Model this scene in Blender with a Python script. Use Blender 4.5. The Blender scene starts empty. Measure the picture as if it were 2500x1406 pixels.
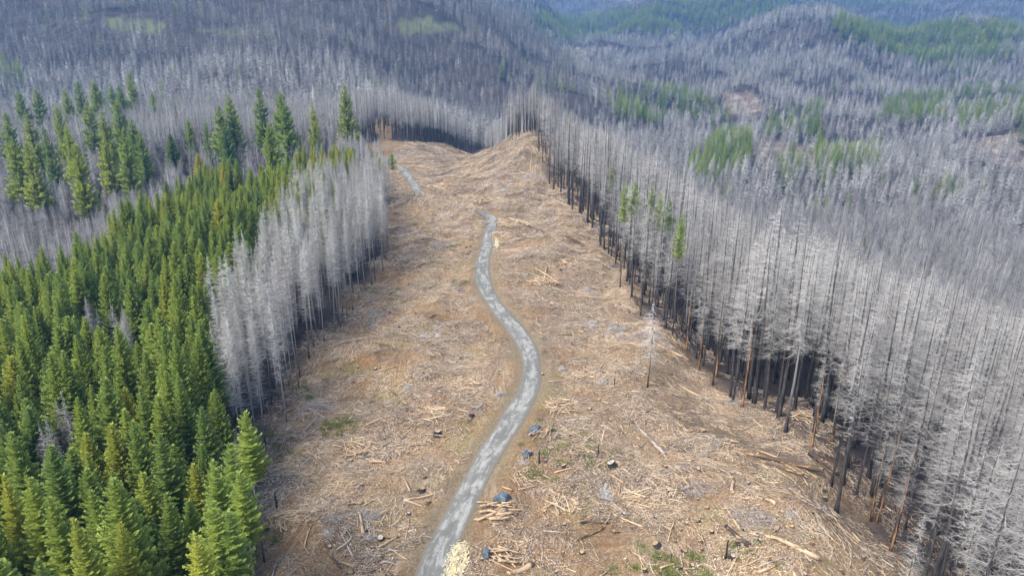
import bpy, math, random
import numpy as np
from mathutils import Vector

R = math.radians
rnd = random.Random(7)
nr = np.random.RandomState(11)
SC = bpy.context.scene
COL = SC.collection

# ------------------------------------------------------------------ camera, sky, sun, exposure
PITCH = R(20.3); FPX = 1740.0; CX = 1250.0; CY = 703.0; CAMH = 80.0
cam = bpy.data.cameras.new('camera'); cam.sensor_width = 36.0; cam.lens = FPX/2500.0*36.0
cam.clip_start = 0.5; cam.clip_end = 30000
camo = bpy.data.objects.new('camera', cam); COL.objects.link(camo)
camo.location = (0, 0, CAMH); camo.rotation_euler = (R(90)-PITCH, 0, 0)
SC.camera = camo

SUN_EL, SUN_AZ = R(50), R(-128)          # azimuth from +Y towards +X
w = bpy.data.worlds.new('World'); SC.world = w; w.use_nodes = True
nt = w.node_tree; bg = nt.nodes['Background']
sky = nt.nodes.new('ShaderNodeTexSky'); sky.sky_type = 'NISHITA'; sky.sun_disc = False
sky.sun_elevation = SUN_EL; sky.sun_rotation = SUN_AZ; sky.air_density = 1.0; sky.dust_density = 4.0; sky.ozone_density = 1.0
nt.links.new(sky.outputs[0], bg.inputs[0]); bg.inputs[1].default_value = 0.15
sun = bpy.data.lights.new('sun', 'SUN'); sun.energy = 2.4; sun.angle = R(26); sun.color = (1.0, 0.95, 0.86)
suno = bpy.data.objects.new('sun', sun); COL.objects.link(suno)
sd = Vector((math.cos(SUN_EL)*math.sin(SUN_AZ), math.cos(SUN_EL)*math.cos(SUN_AZ), math.sin(SUN_EL)))
suno.rotation_euler = (-sd).to_track_quat('-Z', 'Y').to_euler(); suno.location = (0, 0, 300)
SC.view_settings.view_transform = 'Standard'; SC.view_settings.look = 'None'
SC.view_settings.exposure = 1.25; SC.view_settings.gamma = 1.0
SC.view_settings.use_curve_mapping = False

# ------------------------------------------------------------------ projection helpers
cp, sp_ = math.cos(PITCH), math.sin(PITCH)
def ray(px, py):
    u = (px-CX)/FPX; v = (CY-py)/FPX
    return u, cp+v*sp_, -sp_+v*cp
def atY(px, py, Y):
    d = ray(px, py); t = Y/d[1]
    return (d[0]*t, Y, CAMH+d[2]*t)
def project(x, y, z):
    x = np.asarray(x, float); y = np.asarray(y, float); z = np.asarray(z, float)-CAMH
    dep = y*cp - z*sp_; up = y*sp_ + z*cp
    dep = np.where(dep < 1, 1, dep)
    return CX+FPX*x/dep, CY-FPX*up/dep, dep

# ------------------------------------------------------------------ terrain height field (thin-plate through surveyed points)
W = []                                    # world points x, y, z
def A(px, py, Y, dz=0): p = atY(px, py, Y); W.append((p[0], p[1], p[2]+dz))
for x, y, z in [(-10, 30, 1), (0, 90, 0), (-35, 90, 0.5), (45, 90, -1.0), (-10, 140, .5), (30, 132, 2.6), (20, 165, 0), (-30, 150, -1),
    (5, 200, 0), (28, 195, 0), (-40, 200, -1.5), (-8, 250, 0), (-35, 260, -2), (-10, 295, 0), (25, 280, -1), (-50, 300, -2), (-8, 325, .5),
    (-90, 90, -1), (-160, 90, -4), (-90, 180, -2), (-170, 180, -8), (-80, 270, -3), (-70, 340, -3),
    (-30, 350, 0), (-50, 400, 0), (-65, 440, 0), (10, 420, 16), (8, 385, 10), (2, 350, 2.5), (-14, 440, 5.5), (-30, 430, 0.5), (28, 350, 2),
    (20, 385, 7), (-40, 480, -1), (-80, 520, 0), (-100, 600, 0), (10, 500, -14), (10, 640, -38), (-60, 640, -20), (26, 415, 8),
    (-150, 260, -6), (-130, 340, -5), (-130, 430, -4), (-250, 300, -14), (-250, 450, -6), (-300, 700, 0), (-180, 700, -10), (-420, 500, -6),
    (-300, 150, -20), (-600, 400, -10), (-600, 700, 10),
    # right flank
    (53, 112, 0), (80, 110, -7), (60, 60, -2), (100, 130, -14), (153, 200, -42), (200, 261, -64), (260, 330, -90), (130, 90, -24), (200, 150, -56), (300, 200, -92),
    (67, 150, -5), (89, 200, -20), (113, 253, -36), (134, 300, -52), (156, 350, -68), (200, 440, -92), (232, 520, -97),
    (45, 200, -2), (45, 250, -4), (73, 250, -20), (102, 350, -43), (132, 450, -66), (161, 550, -87), (40, 300, -3),
    (60, 300, -12), (80, 400, -30), (100, 500, -47), (120, 600, -64), (160, 800, -90), (32, 385, 1), (42, 500, -16), (51, 600, -28), (68, 800, -54), (85, 1000, -77),
    (400, 450, -96), (300, 700, -95), (500, 700, -92), (700, 700, -80), (250, 1000, -90), (500, 1000, -86), (450, 300, -96), (700, 400, -80), (1000, 500, -60)]:
    W.append((x, y, z))
for a in [(900, 262, 800), (0, 190, 800, -32), (600, 240, 830), (1050, 262, 900, -12),
    (0, 0, 1150), (600, 0, 1230), (1000, 0, 1330), (1100, 50, 1320), (1180, 12, 1400, -25), (1300, 100, 1320, -25), (1400, 160, 1270, -25), (1450, 215, 1200, -20),
    (0, -150, 1500), (600, -160, 1600), (1000, -120, 1700), (0, 100, 980, -20), (600, 110, 1010, -16), (-400, 0, 1100), (-400, -150, 1500), (1000, 140, 1120, -10),
    (1390, 128, 2400), (1450, 160, 2000, -10), (1500, 215, 1600, -10), (1420, 110, 1650, -75),
    (1300, 45, 3600), (1250, -20, 4200), (1450, 60, 3300), (1400, 95, 2800, -10), (1550, 0, 3900), (1200, 30, 2600, -40),
    (1950, 55, 2150, -15), (1800, 88, 2200, -15), (1650, 108, 2250, -15), (1500, 118, 2350, -10), (1950, 245, 1350, -10), (1700, 240, 1500, -10), (2100, 70, 2300, -15),
    (2300, 95, 2300, -15), (2500, 80, 2300, -15), (2500, 190, 1500, -15), (2500, 310, 1000, -10), (2300, 265, 1250, -10), (2150, 160, 1750, -5), (1850, 160, 1750, -5),
    (1750, 10, 3000), (1850, -20, 3100), (1620, 30, 3000), (1750, 92, 2550, -110), (2000, 60, 2700, -130), (1900, 62, 2150, 14), (2000, 58, 2150, 10), (2300, 0, 3500), (2500, -10, 3500), (2300, 90, 2750, -120), (2600, 80, 2800, -60),
    (1810, 262, 1250, 3), (1810, 225, 1330, 8), (1950, 400, 850), (1700, 420, 820, -6), (2400, 370, 850), (2600, 120, 1800), (2900, 200, 1400)]:
    A(*a)
for x, y, z in [(-2500, 3000, 500), (0, 3000, 330), (-1500, 1800, 400), (-2600, 1200, 300), (-1200, 900, 90), (0, 5500, 500), (2500, 5500, 500), (5500, 5500, 600), (4500, 3000, 300), (3000, 1500, 80), (-3000, 6500, 800),
                (5000, 1000, 200), (2500, 600, 20), (1500, -100, 0), (-1200, 0, 0), (0, -100, 0), (0, 7500, 650), (5000, 7500, 700)]:
    W.append((x, y, z))
W = np.array(W, float); WS = 500.0
# the log-distance space keeps near detail and far hills equally smooth
def warp(x, y):
    r = np.sqrt(x*x+(y+60)**2)+1e-6; k = np.log1p(r/120.0)/r*1.0
    return np.stack([x*k, (y+60)*k], -1)
Pw = warp(W[:, 0], W[:, 1])
def kern(d2): return np.where(d2 > 1e-12, .5*d2*np.log(np.maximum(d2, 1e-12)), 0)
n = len(W)
D2 = ((Pw[:, None]-Pw[None])**2).sum(-1)
M = np.zeros((n+3, n+3)); M[:n, :n] = kern(D2)+np.eye(n)*2e-5
M[:n, n] = 1; M[:n, n+1:] = Pw; M[n, :n] = 1; M[n+1:, :n] = Pw.T
sol = np.linalg.solve(M, np.concatenate([W[:, 2], [0, 0, 0]]))
def tps(x, y):
    x = np.atleast_1d(np.asarray(x, float)); y = np.atleast_1d(np.asarray(y, float))
    q = warp(x, y); out = np.empty(len(x))
    for i in range(0, len(x), 40000):
        qq = q[i:i+40000]; d2 = ((qq[:, None]-Pw[None])**2).sum(-1)
        out[i:i+40000] = kern(d2)@sol[:n]+sol[n]+qq@sol[n+1:]
    return out
def waves(seed, lams, amp):
    g = np.random.RandomState(seed); L = []
    for lam in lams:
        for _ in range(5):
            a = g.rand()*2*math.pi; k = 2*math.pi/(lam*(.75+.5*g.rand()))
            L.append((k*math.cos(a), k*math.sin(a), g.rand()*6.28, amp*lam/lams[0]/2.2))
    return L
FAR = waves(3, [420, 230, 120, 60], 19.0); NEAR = waves(5, [22, 11], .38); SEP = waves(9, [60, 30, 14], 1.0)
def wv(L, x, y):
    s = np.zeros_like(x)
    for kx, ky, ph, a in L: s = s+a*np.sin(kx*x+ky*y+ph)
    return s
def smooth(a, b, t): t = np.clip((t-a)/(b-a), 0, 1); return t*t*(3-2*t)

# road centre line: photo anchors laid on the ridge, with half width
road_px = [(985, 1560), (1057, 1402), (1082, 1330), (1146, 1200), (1200, 1100), (1234, 1050), (1264, 1000), (1291, 950), (1299, 900), (1288, 850), (1256, 800),
           (1213, 750), (1184, 700), (1177, 650), (1189, 600), (1201, 550), (1199, 532), (1180, 524), (1150, 517), (1105, 508), (1062, 497), (1034, 486), (1022, 470), (1008, 447), (995, 428),
           (984, 412), (966, 403), (945, 397), (945, 389), (970, 382), (1000, 376), (1030, 369)]
TS = np.geomspace(40, 9000, 260)
def ground0(px, py, f):
    d = ray(px, py); ts = TS
    for _ in range(4):
        below = CAMH+d[2]*ts < f(d[0]*ts, d[1]*ts); i = int(np.argmax(below))
        if not below[i]: return (d[0]*ts[-1], d[1]*ts[-1])
        i = max(i, 1); ts = np.linspace(ts[i-1], ts[i], 12)
    return (d[0]*ts[-1], d[1]*ts[-1])
rp = [ground0(px, py, tps) for px, py in road_px]
def catmull(P, k=10):
    P = [np.array(p, float) for p in P]; P = [2*P[0]-P[1]]+P+[2*P[-1]-P[-2]]; out = []
    for i in range(1, len(P)-2):
        for j in range(k):
            t = j/k; a, b, c, d = P[i-1:i+3]
            out.append(.5*((2*b)+(c-a)*t+(2*a-5*b+4*c-d)*t*t+(3*b-a-3*c+d)*t**3))
    out.append(P[-2]); return np.array(out)
RC = catmull(rp, 12)
for _ in range(6): RC[1:-1] = (RC[:-2]+2*RC[1:-1]+RC[2:])/4
def dist_poly(x, y, P):
    best = np.full(len(x), 1e9)
    for i in range(len(P)-1):
        a, b = P[i], P[i+1]; ab = b-a; L = ab@ab+1e-9
        t = np.clip(((x-a[0])*ab[0]+(y-a[1])*ab[1])/L, 0, 1)
        best = np.minimum(best, (x-a[0]-t*ab[0])**2+(y-a[1]-t*ab[1])**2)
    return np.sqrt(best)
BANK = np.array([ground0(*p, tps) for p in [(1150, 534), (1120, 528), (1085, 520), (1055, 512), (1030, 500)]])
def hgt(x, y):
    x = np.atleast_1d(np.asarray(x, float)); y = np.atleast_1d(np.asarray(y, float))
    z = tps(x, y)
    r = np.sqrt(x*x+y*y)
    z = z+wv(FAR, x, y)*smooth(560, 1500, r)
    z = z+5.5*np.exp(-((x-13)**2/1100+(y-408)**2/2200))-4.5*np.exp(-((x+32)**2/500+(y-462)**2/900))-7*np.exp(-((x-8)**2/1400+(y-490)**2/900))
    m = (r < 620) & (np.abs(x) < 260)
    if m.any():
        xm, ym = x[m], y[m]; dr = dist_poly(xm, ym, RC[::3])
        nz = wv(NEAR, xm, ym)*1.5*smooth(4, 14, dr)
        nz += wv(SEP, xm, ym)*1.35*smooth(8, 30, dr)*(1-smooth(420, 620, r[m]))
        bk = dist_poly(xm, ym, BANK)
        nz += 5.0*np.exp(-(bk/6)**2)*smooth(1.5, 7, dr)
        nz += .35*np.exp(-((dr-4.6)/1.3)**2)
        zz = z[m]; zz += nz; z[m] = zz
    return z
def h1(x, y): return float(hgt([x], [y])[0])
def gp(px, py):
    x, y = ground0(px, py, hgt); return x, y

def inpoly(x, y, P):
    P = np.asarray(P, float); c = np.zeros(np.shape(x), bool); j = len(P)-1
    for i in range(len(P)):
        xi, yi = P[i]; xj, yj = P[j]
        if yi != yj:
            c ^= ((yi > y) != (yj > y)) & (x < (xj-xi)*(y-yi)/(yj-yi)+xi)
        j = i
    return c
def wpoly(L): return np.array([ground0(px, py, tps) for px, py in L])
def wpoly_z(L, h):                         # outline of tree tops h above a level ridge, walked down to the ground they stand on
    return np.array([ground0(px, py, lambda x, y: tps(x, y)+h) for px, py in L])

CLEAR = wpoly([(590, 1406), (585, 1250), (590, 1130), (640, 1085), (715, 1000), (745, 885), (805, 825), (858, 765), (903, 705), (945, 672), (950, 600), (940, 540),
               (985, 500), (955, 440), (915, 392), (892, 352), (950, 344), (1010, 352), (1100, 362), (1180, 378), (1245, 362), (1292, 346), (1330, 440), (1400, 520), (1440, 570), (1505, 640), (1535, 745),
               (1625, 830), (1700, 905), (1775, 965), (1860, 1020), (1940, 1075), (2010, 1150), (2030, 1235), (2150, 1300), (2235, 1395)])
CLEAR = np.vstack([[(-46, 10), (-40, 80)], CLEAR, [(56, 80), (62, 10)]])
CLEAR2 = wpoly([(908, 298), (930, 290), (970, 297), (958, 312), (962, 326), (945, 350), (918, 352), (922, 330), (905, 318)])
STRIP = np.array([tuple(ground0(px, py, tps)) for px, py in [(560, 1130), (590, 1130), (640, 1085), (715, 1000), (745, 885), (805, 825), (858, 765), (903, 705), (945, 672), (950, 600), (940, 540),
               (955, 500), (935, 440), (905, 392), (860, 400), (835, 470), (770, 540), (715, 640), (640, 780), (585, 870), (530, 980)]])
PLANT = wpoly_z([(-500, 760), (0, 632), (130, 600), (250, 540), (380, 455), (480, 412), (600, 410), (700, 380), (850, 350), (880, 372), (800, 400), (830, 480), (800, 520), (640, 560),
                 (615, 640), (500, 700), (480, 790), (520, 840), (560, 950), (590, 1060), (600, 1180), (565, 1290), (520, 1450), (480, 1900), (-900, 2100)], 25)

# ------------------------------------------------------------------ materials
class NB:
    def __init__(s, name):
        m = bpy.data.materials.new(name); m.use_nodes = True; s.m = m; s.t = m.node_tree
        s.b = s.t.nodes['Principled BSDF']; s.b.inputs['Roughness'].default_value = .9
        s.b.inputs['Specular IOR Level'].default_value = .2
    def n(s, k, **kw):
        o = s.t.nodes.new(k)
        for a, b in kw.items(): setattr(o, a, b)
        return o
    def l(s, a, b): s.t.links.new(a, b)
    def attr(s, name, typ='GEOMETRY'):
        o = s.n('ShaderNodeAttribute', attribute_name=name, attribute_type=typ); return o
    def noise(s, vec, scale, det=4, rough=.6, dist=0):
        o = s.n('ShaderNodeTexNoise'); o.inputs['Scale'].default_value = scale; o.inputs['Detail'].default_value = det
        o.inputs['Roughness'].default_value = rough; o.inputs['Distortion'].default_value = dist
        if vec is not None: s.l(vec, o.inputs['Vector'])
        return o.outputs['Fac']
    def ramp(s, fac, stops):
        o = s.n('ShaderNodeValToRGB'); e = o.color_ramp.elements
        while len(e) < len(stops): e.new(.5)
        for i, (p, c) in enumerate(stops):
            e[i].position = p; e[i].color = (*c, 1) if len(c) == 3 else c
        s.l(fac, o.inputs[0]); return o.outputs[0]
    def mix(s, f, a, b, mode='MIX'):
        o = s.n('ShaderNodeMix', data_type='RGBA', blend_type=mode)
        if isinstance(f, (int, float)): o.inputs[0].default_value = f
        else: s.l(f, o.inputs[0])
        for v, i in ((a, 6), (b, 7)):
            if isinstance(v, tuple): o.inputs[i].default_value = (*v, 1)
            else: s.l(v, o.inputs[i])
        return o.outputs[2]
    def math(s, op, a, b=None, clamp=False):
        o = s.n('ShaderNodeMath', operation=op, use_clamp=clamp)
        for v, i in ((a, 0), (b, 1)):
            if v is None: continue
            if isinstance(v, (int, float)): o.inputs[i].default_value = v
            else: s.l(v, o.inputs[i])
        return o.outputs[0]
    def bump(s, h, strength, dist):
        o = s.n('ShaderNodeBump'); o.inputs['Strength'].default_value = strength; o.inputs['Distance'].default_value = dist
        s.l(h, o.inputs['Height']); s.l(o.outputs[0], s.b.inputs['Normal'])
    def mapping(s, vec, scale, rot=(0, 0, 0)):
        o = s.n('ShaderNodeMapping'); o.inputs['Scale'].default_value = scale; o.inputs['Rotation'].default_value = rot
        s.l(vec, o.inputs[0]); return o.outputs[0]
    def col(s, c):
        if isinstance(c, tuple): s.b.inputs['Base Color'].default_value = (*c, 1)
        else: s.l(c, s.b.inputs['Base Color'])
        return s.m

def mat_ground():
    g = NB('ground_soil'); P = g.n('ShaderNodeNewGeometry').outputs['Position']
    cl = g.attr('clear').outputs['Fac']; gr = g.attr('grass').outputs['Fac']; ba = g.attr('bare').outputs['Fac']; sh = g.attr('verge').outputs['Fac']
    rt = g.attr('right').outputs['Fac']
    big = g.noise(P, .045, 5, .6, .4); mid = g.noise(P, .35, 5, .65); fin = g.noise(P, 2.2, 6, .75, .3); chip = g.noise(g.mapping(P, (5.5, 1.6, 3), (0, 0, .6)), 1, 5, .8)
    chip2 = g.noise(g.mapping(P, (1.5, 5.8, 3), (0, 0, .9)), 1, 5, .8)
    tan = g.ramp(fin, [(.3, (.10, .060, .030)), (.45, (.24, .155, .080)), (.58, (.35, .24, .13)), (.72, (.47, .35, .21))])
    red = g.ramp(fin, [(.3, (.09, .048, .022)), (.5, (.23, .12, .052)), (.7, (.40, .24, .12))])
    gry = g.ramp(fin, [(.3, (.11, .095, .08)), (.5, (.235, .205, .17)), (.7, (.40, .36, .31))])
    olv = g.ramp(fin, [(.3, (.09, .085, .03)), (.5, (.2, .18, .07)), (.7, (.34, .30, .14))])
    c = g.mix(g.ramp(big, [(.46, (0, 0, 0)), (.64, (.6, .6, .6))]), tan, gry)
    c = g.mix(g.ramp(g.noise(P, .07, 5, .65, .6), [(.44, (0, 0, 0)), (.62, (.85, .85, .85))]), c, red)
    c = g.mix(g.ramp(g.noise(P, .055, 5, .65, .3), [(.50, (0, 0, 0)), (.66, (.75, .75, .75))]), c, olv)
    c = g.mix(g.ramp(g.noise(P, .12, 6, .7, .8), [(.52, (0, 0, 0)), (.66, (.8, .8, .8))]), c, (.085, .055, .032))
    drk = g.ramp(fin, [(.3, (.055, .046, .040)), (.5, (.14, .12, .10)), (.7, (.26, .22, .18))])
    c = g.mix(g.math('MULTIPLY', rt, g.ramp(mid, [(.35, (.2, .2, .2)), (.65, (1, 1, 1))])), c, drk)
    pale = g.ramp(g.math('MAXIMUM', chip, chip2), [(.57, (0, 0, 0)), (.68, (.8, .8, .8))])
    trk = g.noise(g.mapping(P, (.035, .16, .1), (0, 0, .35)), 1, 4, .55, 1.2); trk2 = g.noise(g.mapping(P, (.17, .03, .1), (0, 0, -.25)), 1, 4, .55, 1.0)
    c = g.mix(g.ramp(trk, [(.47, (0, 0, 0)), (.5, (.7, .7, .7)), (.53, (0, 0, 0))]), c, (.13, .085, .05))
    c = g.mix(g.ramp(trk2, [(.48, (0, 0, 0)), (.5, (.6, .6, .6)), (.52, (0, 0, 0))]), c, (.40, .31, .20))
    c = g.mix(pale, c, (.60, .46, .28))
    c = g.mix(g.ramp(chip, [(.30, (.75, .75, .75)), (.40, (0, 0, 0))]), c, (.05, .035, .025))
    c = g.mix(g.math('MULTIPLY', sh, .75), c, g.ramp(fin, [(.3, (.12, .095, .06)), (.7, (.30, .24, .155))]))
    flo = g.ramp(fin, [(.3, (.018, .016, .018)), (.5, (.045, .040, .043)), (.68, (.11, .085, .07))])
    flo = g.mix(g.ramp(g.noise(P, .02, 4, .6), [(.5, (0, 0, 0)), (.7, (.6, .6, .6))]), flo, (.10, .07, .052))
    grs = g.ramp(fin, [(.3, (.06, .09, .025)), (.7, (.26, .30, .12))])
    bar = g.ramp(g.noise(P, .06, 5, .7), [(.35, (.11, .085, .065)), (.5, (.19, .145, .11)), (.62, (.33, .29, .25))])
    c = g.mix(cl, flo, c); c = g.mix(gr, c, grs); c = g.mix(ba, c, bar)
    g.col(c); g.bump(g.math('ADD', g.math('MULTIPLY', fin, .6), chip), .9, .35); return g.m
def mat_road():
    g = NB('road_surface'); uv = g.n('ShaderNodeUVMap', uv_map='UVMap').outputs[0]
    P = g.n('ShaderNodeNewGeometry').outputs['Position']
    st = g.noise(g.mapping(uv, (.13, 1.1, 1)), 1, 7, .78, .9); st2 = g.noise(g.mapping(uv, (.35, .9, 1)), 1, 6, .7, .4); f = g.noise(P, 6, 4, .7)
    c = g.ramp(g.math('ADD', g.math('MULTIPLY', st, .62), g.math('MULTIPLY', st2, .38)), [(.42, (.10, .10, .09)), (.495, (.14, .14, .125)), (.53, (.27, .27, .245)), (.64, (.345, .345, .315))])
    c = g.mix(g.math('MULTIPLY', f, .35), c, (.24, .24, .22))
    se = g.n('ShaderNodeSeparateXYZ'); g.l(uv, se.inputs[0])
    e = g.math('ABSOLUTE', g.math('SUBTRACT', se.outputs[1], .5 * 2.5))
    e = g.math('ADD', e, g.math('MULTIPLY', g.noise(P, .9, 5, .7), .5))
    c = g.mix(g.math('MULTIPLY', g.ramp(g.math('MULTIPLY', e, .5), [(.22, (0, 0, 0)), (.32, (1, 1, 1)), (.40, (0, 0, 0))]), .45), c, (.17, .168, .15))
    ed = g.ramp(g.math('MULTIPLY', e, .5), [(.50, (0, 0, 0)), (.66, (1, 1, 1))])
    c = g.mix(ed, c, (.15, .135, .11))
    g.col(c); g.bump(f, .4, .05); return g.m
def mat_trunk(name, dark, pale, z0, z1):
    g = NB(name); tc = g.n('ShaderNodeTexCoord').outputs['Object']; se = g.n('ShaderNodeSeparateXYZ'); g.l(tc, se.inputs[0])
    rn = g.n('ShaderNodeObjectInfo').outputs['Random']
    nz = g.noise(g.mapping(tc, (3, 3, .35)), 1, 5, .7)
    f = g.math('DIVIDE', g.math('SUBTRACT', g.math('ADD', g.math('ADD', se.outputs[2], g.math('MULTIPLY', nz, 10)), g.math('MULTIPLY', g.math('SUBTRACT', rn, .6), .45*(z1-z0))), z0), z1-z0, True)
    c = g.mix(f, dark, pale); c = g.mix(g.math('MULTIPLY', g.ramp(nz, [(.4, (0, 0, 0)), (.6, (1, 1, 1))]), .4), c, (.16, .15, .145))
    o = g.attr('orange', 'INSTANCER').outputs['Fac']
    bark = g.ramp(g.noise(g.mapping(tc, (2, 2, .12)), 1, 4, .6), [(.44, (.03, .025, .022)), (.50, (.21, .11, .045)), (.66, (.38, .21, .10))])
    c = g.mix(g.math('MULTIPLY', o, g.math('SUBTRACT', 1, g.math('MULTIPLY', f, .6))), c, bark)
    return g.col(c)
def mat_twig():
    g = NB('weathered_twigs'); t = g.attr('tint', 'INSTANCER').outputs['Fac']; rn = g.n('ShaderNodeObjectInfo').outputs['Random']
    s = g.attr('shade').outputs['Fac']
    c = g.ramp(t, [(0, (.08, .075, .085)), (.5, (.29, .29, .275)), (1, (.55, .555, .53))])
    c = g.mix(.35, c, g.ramp(s, [(0, (.12, .11, .11)), (1, (.56, .55, .52))]), 'MIX')
    c = g.mix(g.math('MULTIPLY', rn, .25), c, (.30, .26, .23))
    return g.col(c)
def mat_needle():
    g = NB('conifer_needles'); t = g.attr('tint', 'INSTANCER').outputs['Fac']; s = g.attr('shade').outputs['Fac']; rn = g.n('ShaderNodeObjectInfo').outputs['Random']
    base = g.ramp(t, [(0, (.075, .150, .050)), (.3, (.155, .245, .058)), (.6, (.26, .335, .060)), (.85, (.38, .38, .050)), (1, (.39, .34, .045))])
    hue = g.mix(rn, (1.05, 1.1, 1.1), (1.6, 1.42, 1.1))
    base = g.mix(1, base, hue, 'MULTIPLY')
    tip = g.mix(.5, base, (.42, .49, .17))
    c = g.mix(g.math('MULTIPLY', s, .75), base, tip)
    g.b.inputs['Roughness'].default_value = .7; g.col(c)
    tl = g.n('ShaderNodeBsdfTranslucent'); g.l(c, tl.inputs[0]); mx = g.n('ShaderNodeMixShader'); mx.inputs[0].default_value = .45
    g.l(g.b.outputs[0], mx.inputs[1]); g.l(tl.outputs[0], mx.inputs[2]); g.l(mx.outputs[0], g.t.nodes['Material Output'].inputs['Surface']); return g.m
def mat_wood():
    g = NB('slash_wood'); s = g.attr('shade').outputs['Fac']; P = g.n('ShaderNodeTexCoord').outputs['Object']
    rn = g.n('ShaderNodeObjectInfo').outputs['Random']
    v = g.math('FRACT', g.math('ADD', g.math('MULTIPLY', s, g.math('ADD', .35, g.attr('tint', 'INSTANCER').outputs['Fac'])), g.math('MULTIPLY', rn, .6)))
    c = g.ramp(v, [(0, (.07, .05, .038)), (.12, (.17, .125, .095)), (.26, (.26, .225, .195)), (.36, (.34, .24, .155)), (.52, (.48, .36, .235)), (.70, (.62, .51, .36)), (.80, (.44, .40, .36)), (.9, (.22, .17, .13)), (.97, (.03, .027, .026))])
    return g.col(c)
def mat_log(name, a, b, dk):
    g = NB(name); P = g.n('ShaderNodeTexCoord').outputs['Object']; rn = g.n('ShaderNodeObjectInfo').outputs['Random']
    f = g.noise(g.mapping(P, (.6, 7, 7)), 1, 5, .7)
    p = g.noise(g.mapping(P, (.8, 2, 2)), 1, 4, .7)
    c = g.ramp(f, [(.35, a), (.65, b)]); c = g.mix(g.ramp(p, [(.54, (0, 0, 0)), (.60, (1, 1, 1))]), c, dk)
    c = g.mix(g.math('MULTIPLY', rn, .3), c, (.30, .19, .10))
    g.bump(f, .4, .03); return g.col(c)
def mat_plain(name, c1, c2, sc, rough=.9):
    g = NB(name); P = g.n('ShaderNodeTexCoord').outputs['Object']; f = g.noise(P, sc, 5, .7)
    g.b.inputs['Roughness'].default_value = rough
    g.bump(f, .5, .05); return g.col(g.ramp(f, [(.35, c1), (.65, c2)]))
M_GROUND = mat_ground(); M_ROAD = mat_road()
M_CHAR = mat_trunk('charred_trunk', (.016, .015, .016), (.075, .07, .07), 22, 42)
M_THIN = mat_trunk('scorched_trunk', (.035, .03, .028), (.40, .385, .36), 3, 20)
M_GTRUNK = mat_trunk('greying_trunk', (.022, .020, .021), (.26, .25, .25), 7, 26)
M_BARK = mat_trunk('brown_bark', (.05, .042, .036), (.12, .095, .075), 0, 25)
M_TWIG = mat_twig(); M_NEEDLE = mat_needle(); M_WOOD = mat_wood()
M_LOGP = mat_log('peeled_log', (.34, .24, .145), (.56, .43, .29), (.16, .11, .075))
M_LOGG = mat_log('grey_log', (.24, .21, .19), (.48, .44, .39), (.14, .12, .11))
M_LOGC = mat_log('charred_log', (.018, .017, .017), (.05, .045, .045), (.33, .22, .13))
M_STB = mat_plain('stump_bark', (.03, .022, .018), (.16, .095, .055), 3)
M_CUT = mat_plain('fresh_cut_wood', (.25, .165, .09), (.44, .31, .18), 2.5)
M_CHB = mat_plain('charcoal', (.012, .011, .011), (.05, .045, .042), 4)
M_TARP = mat_plain('blue_grey_tarp', (.045, .065, .085), (.12, .15, .175), 1.5, .45)
M_STRAW = mat_plain('pale_straw', (.40, .33, .17), (.68, .62, .42), 1.9)
M_GRASS = mat_plain('grass_blades', (.07, .10, .02), (.20, .23, .06), 1)

# ------------------------------------------------------------------ mesh helpers
class MB:
    def __init__(s): s.v = []; s.f = []; s.s = []; s.mi = []; s.cur = 0
    def add(s, vs, fs, shade=.5):
        o = len(s.v); s.v.extend(vs); s.f.extend([tuple(i+o for i in f) for f in fs]); s.s.extend([shade]*len(vs)); s.mi.extend([s.cur]*len(fs))
    def ribbon(s, pts, widths, side, shade=.5):
        vs = []
        for p, w_ in zip(pts, widths):
            vs.append(tuple(p-side*w_*.5)); vs.append(tuple(p+side*w_*.5))
        s.add(vs, [(2*i, 2*i+1, 2*i+3, 2*i+2) for i in range(len(pts)-1)], shade)
    def tri(s, a, b, c, shade=.5): s.add([tuple(a), tuple(b), tuple(c)], [(0, 1, 2)], shade)
    def tube(s, pts, rad, seg=6, shade=.5, cap=True):
        vs = []; n_ = len(pts)
        for i, p in enumerate(pts):
            d = np.array(pts[min(i+1, n_-1)])-np.array(pts[max(i-1, 0)]); d = d/(np.linalg.norm(d)+1e-9)
            a = np.cross(d, (0, 0, 1) if abs(d[2]) < .8 else (1, 0, 0)); a /= np.linalg.norm(a); b = np.cross(d, a)
            for k in range(seg):
                t = 2*math.pi*k/seg; vs.append(tuple(np.array(p)+(a*math.cos(t)+b*math.sin(t))*rad[i]))
        fs = [(i*seg+k, i*seg+(k+1) % seg, (i+1)*seg+(k+1) % seg, (i+1)*seg+k) for i in range(n_-1) for k in range(seg)]
        if cap: fs += [tuple(range(seg))[::-1], tuple(range((n_-1)*seg, n_*seg))]
        s.add(vs, fs, shade)
    def join(s, o, mi):
        k = len(s.v); s.v += o.v; s.f += [tuple(i+k for i in f) for f in o.f]; s.s += o.s; s.mi += [mi]*len(o.f)
    def mesh(s, name, mats, smooth_=False):
        me = bpy.data.meshes.new(name); me.from_pydata([tuple(map(float, q)) for q in s.v], [], s.f)
        for m in mats: me.materials.append(m)
        if len(mats) > 1: me.polygons.foreach_set('material_index', s.mi)
        a = me.attributes.new('shade', 'FLOAT', 'POINT'); a.data.foreach_set('value', np.array(s.s, np.float32))
        if smooth_: me.polygons.foreach_set('use_smooth', [True]*len(s.f))
        me.update(); return me
def link(name, me, parent=None, loc=None):
    o = bpy.data.objects.new(name, me); COL.objects.link(o)
    if parent: o.parent = parent
    if loc is not None: o.location = loc
    return o
def tag(o, label=None, cat=None, group=None, kind=None):
    if label: o['label'] = label
    if cat: o['category'] = cat
    if group: o['group'] = group
    if kind: o['kind'] = kind
    return o
U = lambda a, b: rnd.uniform(a, b)
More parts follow.
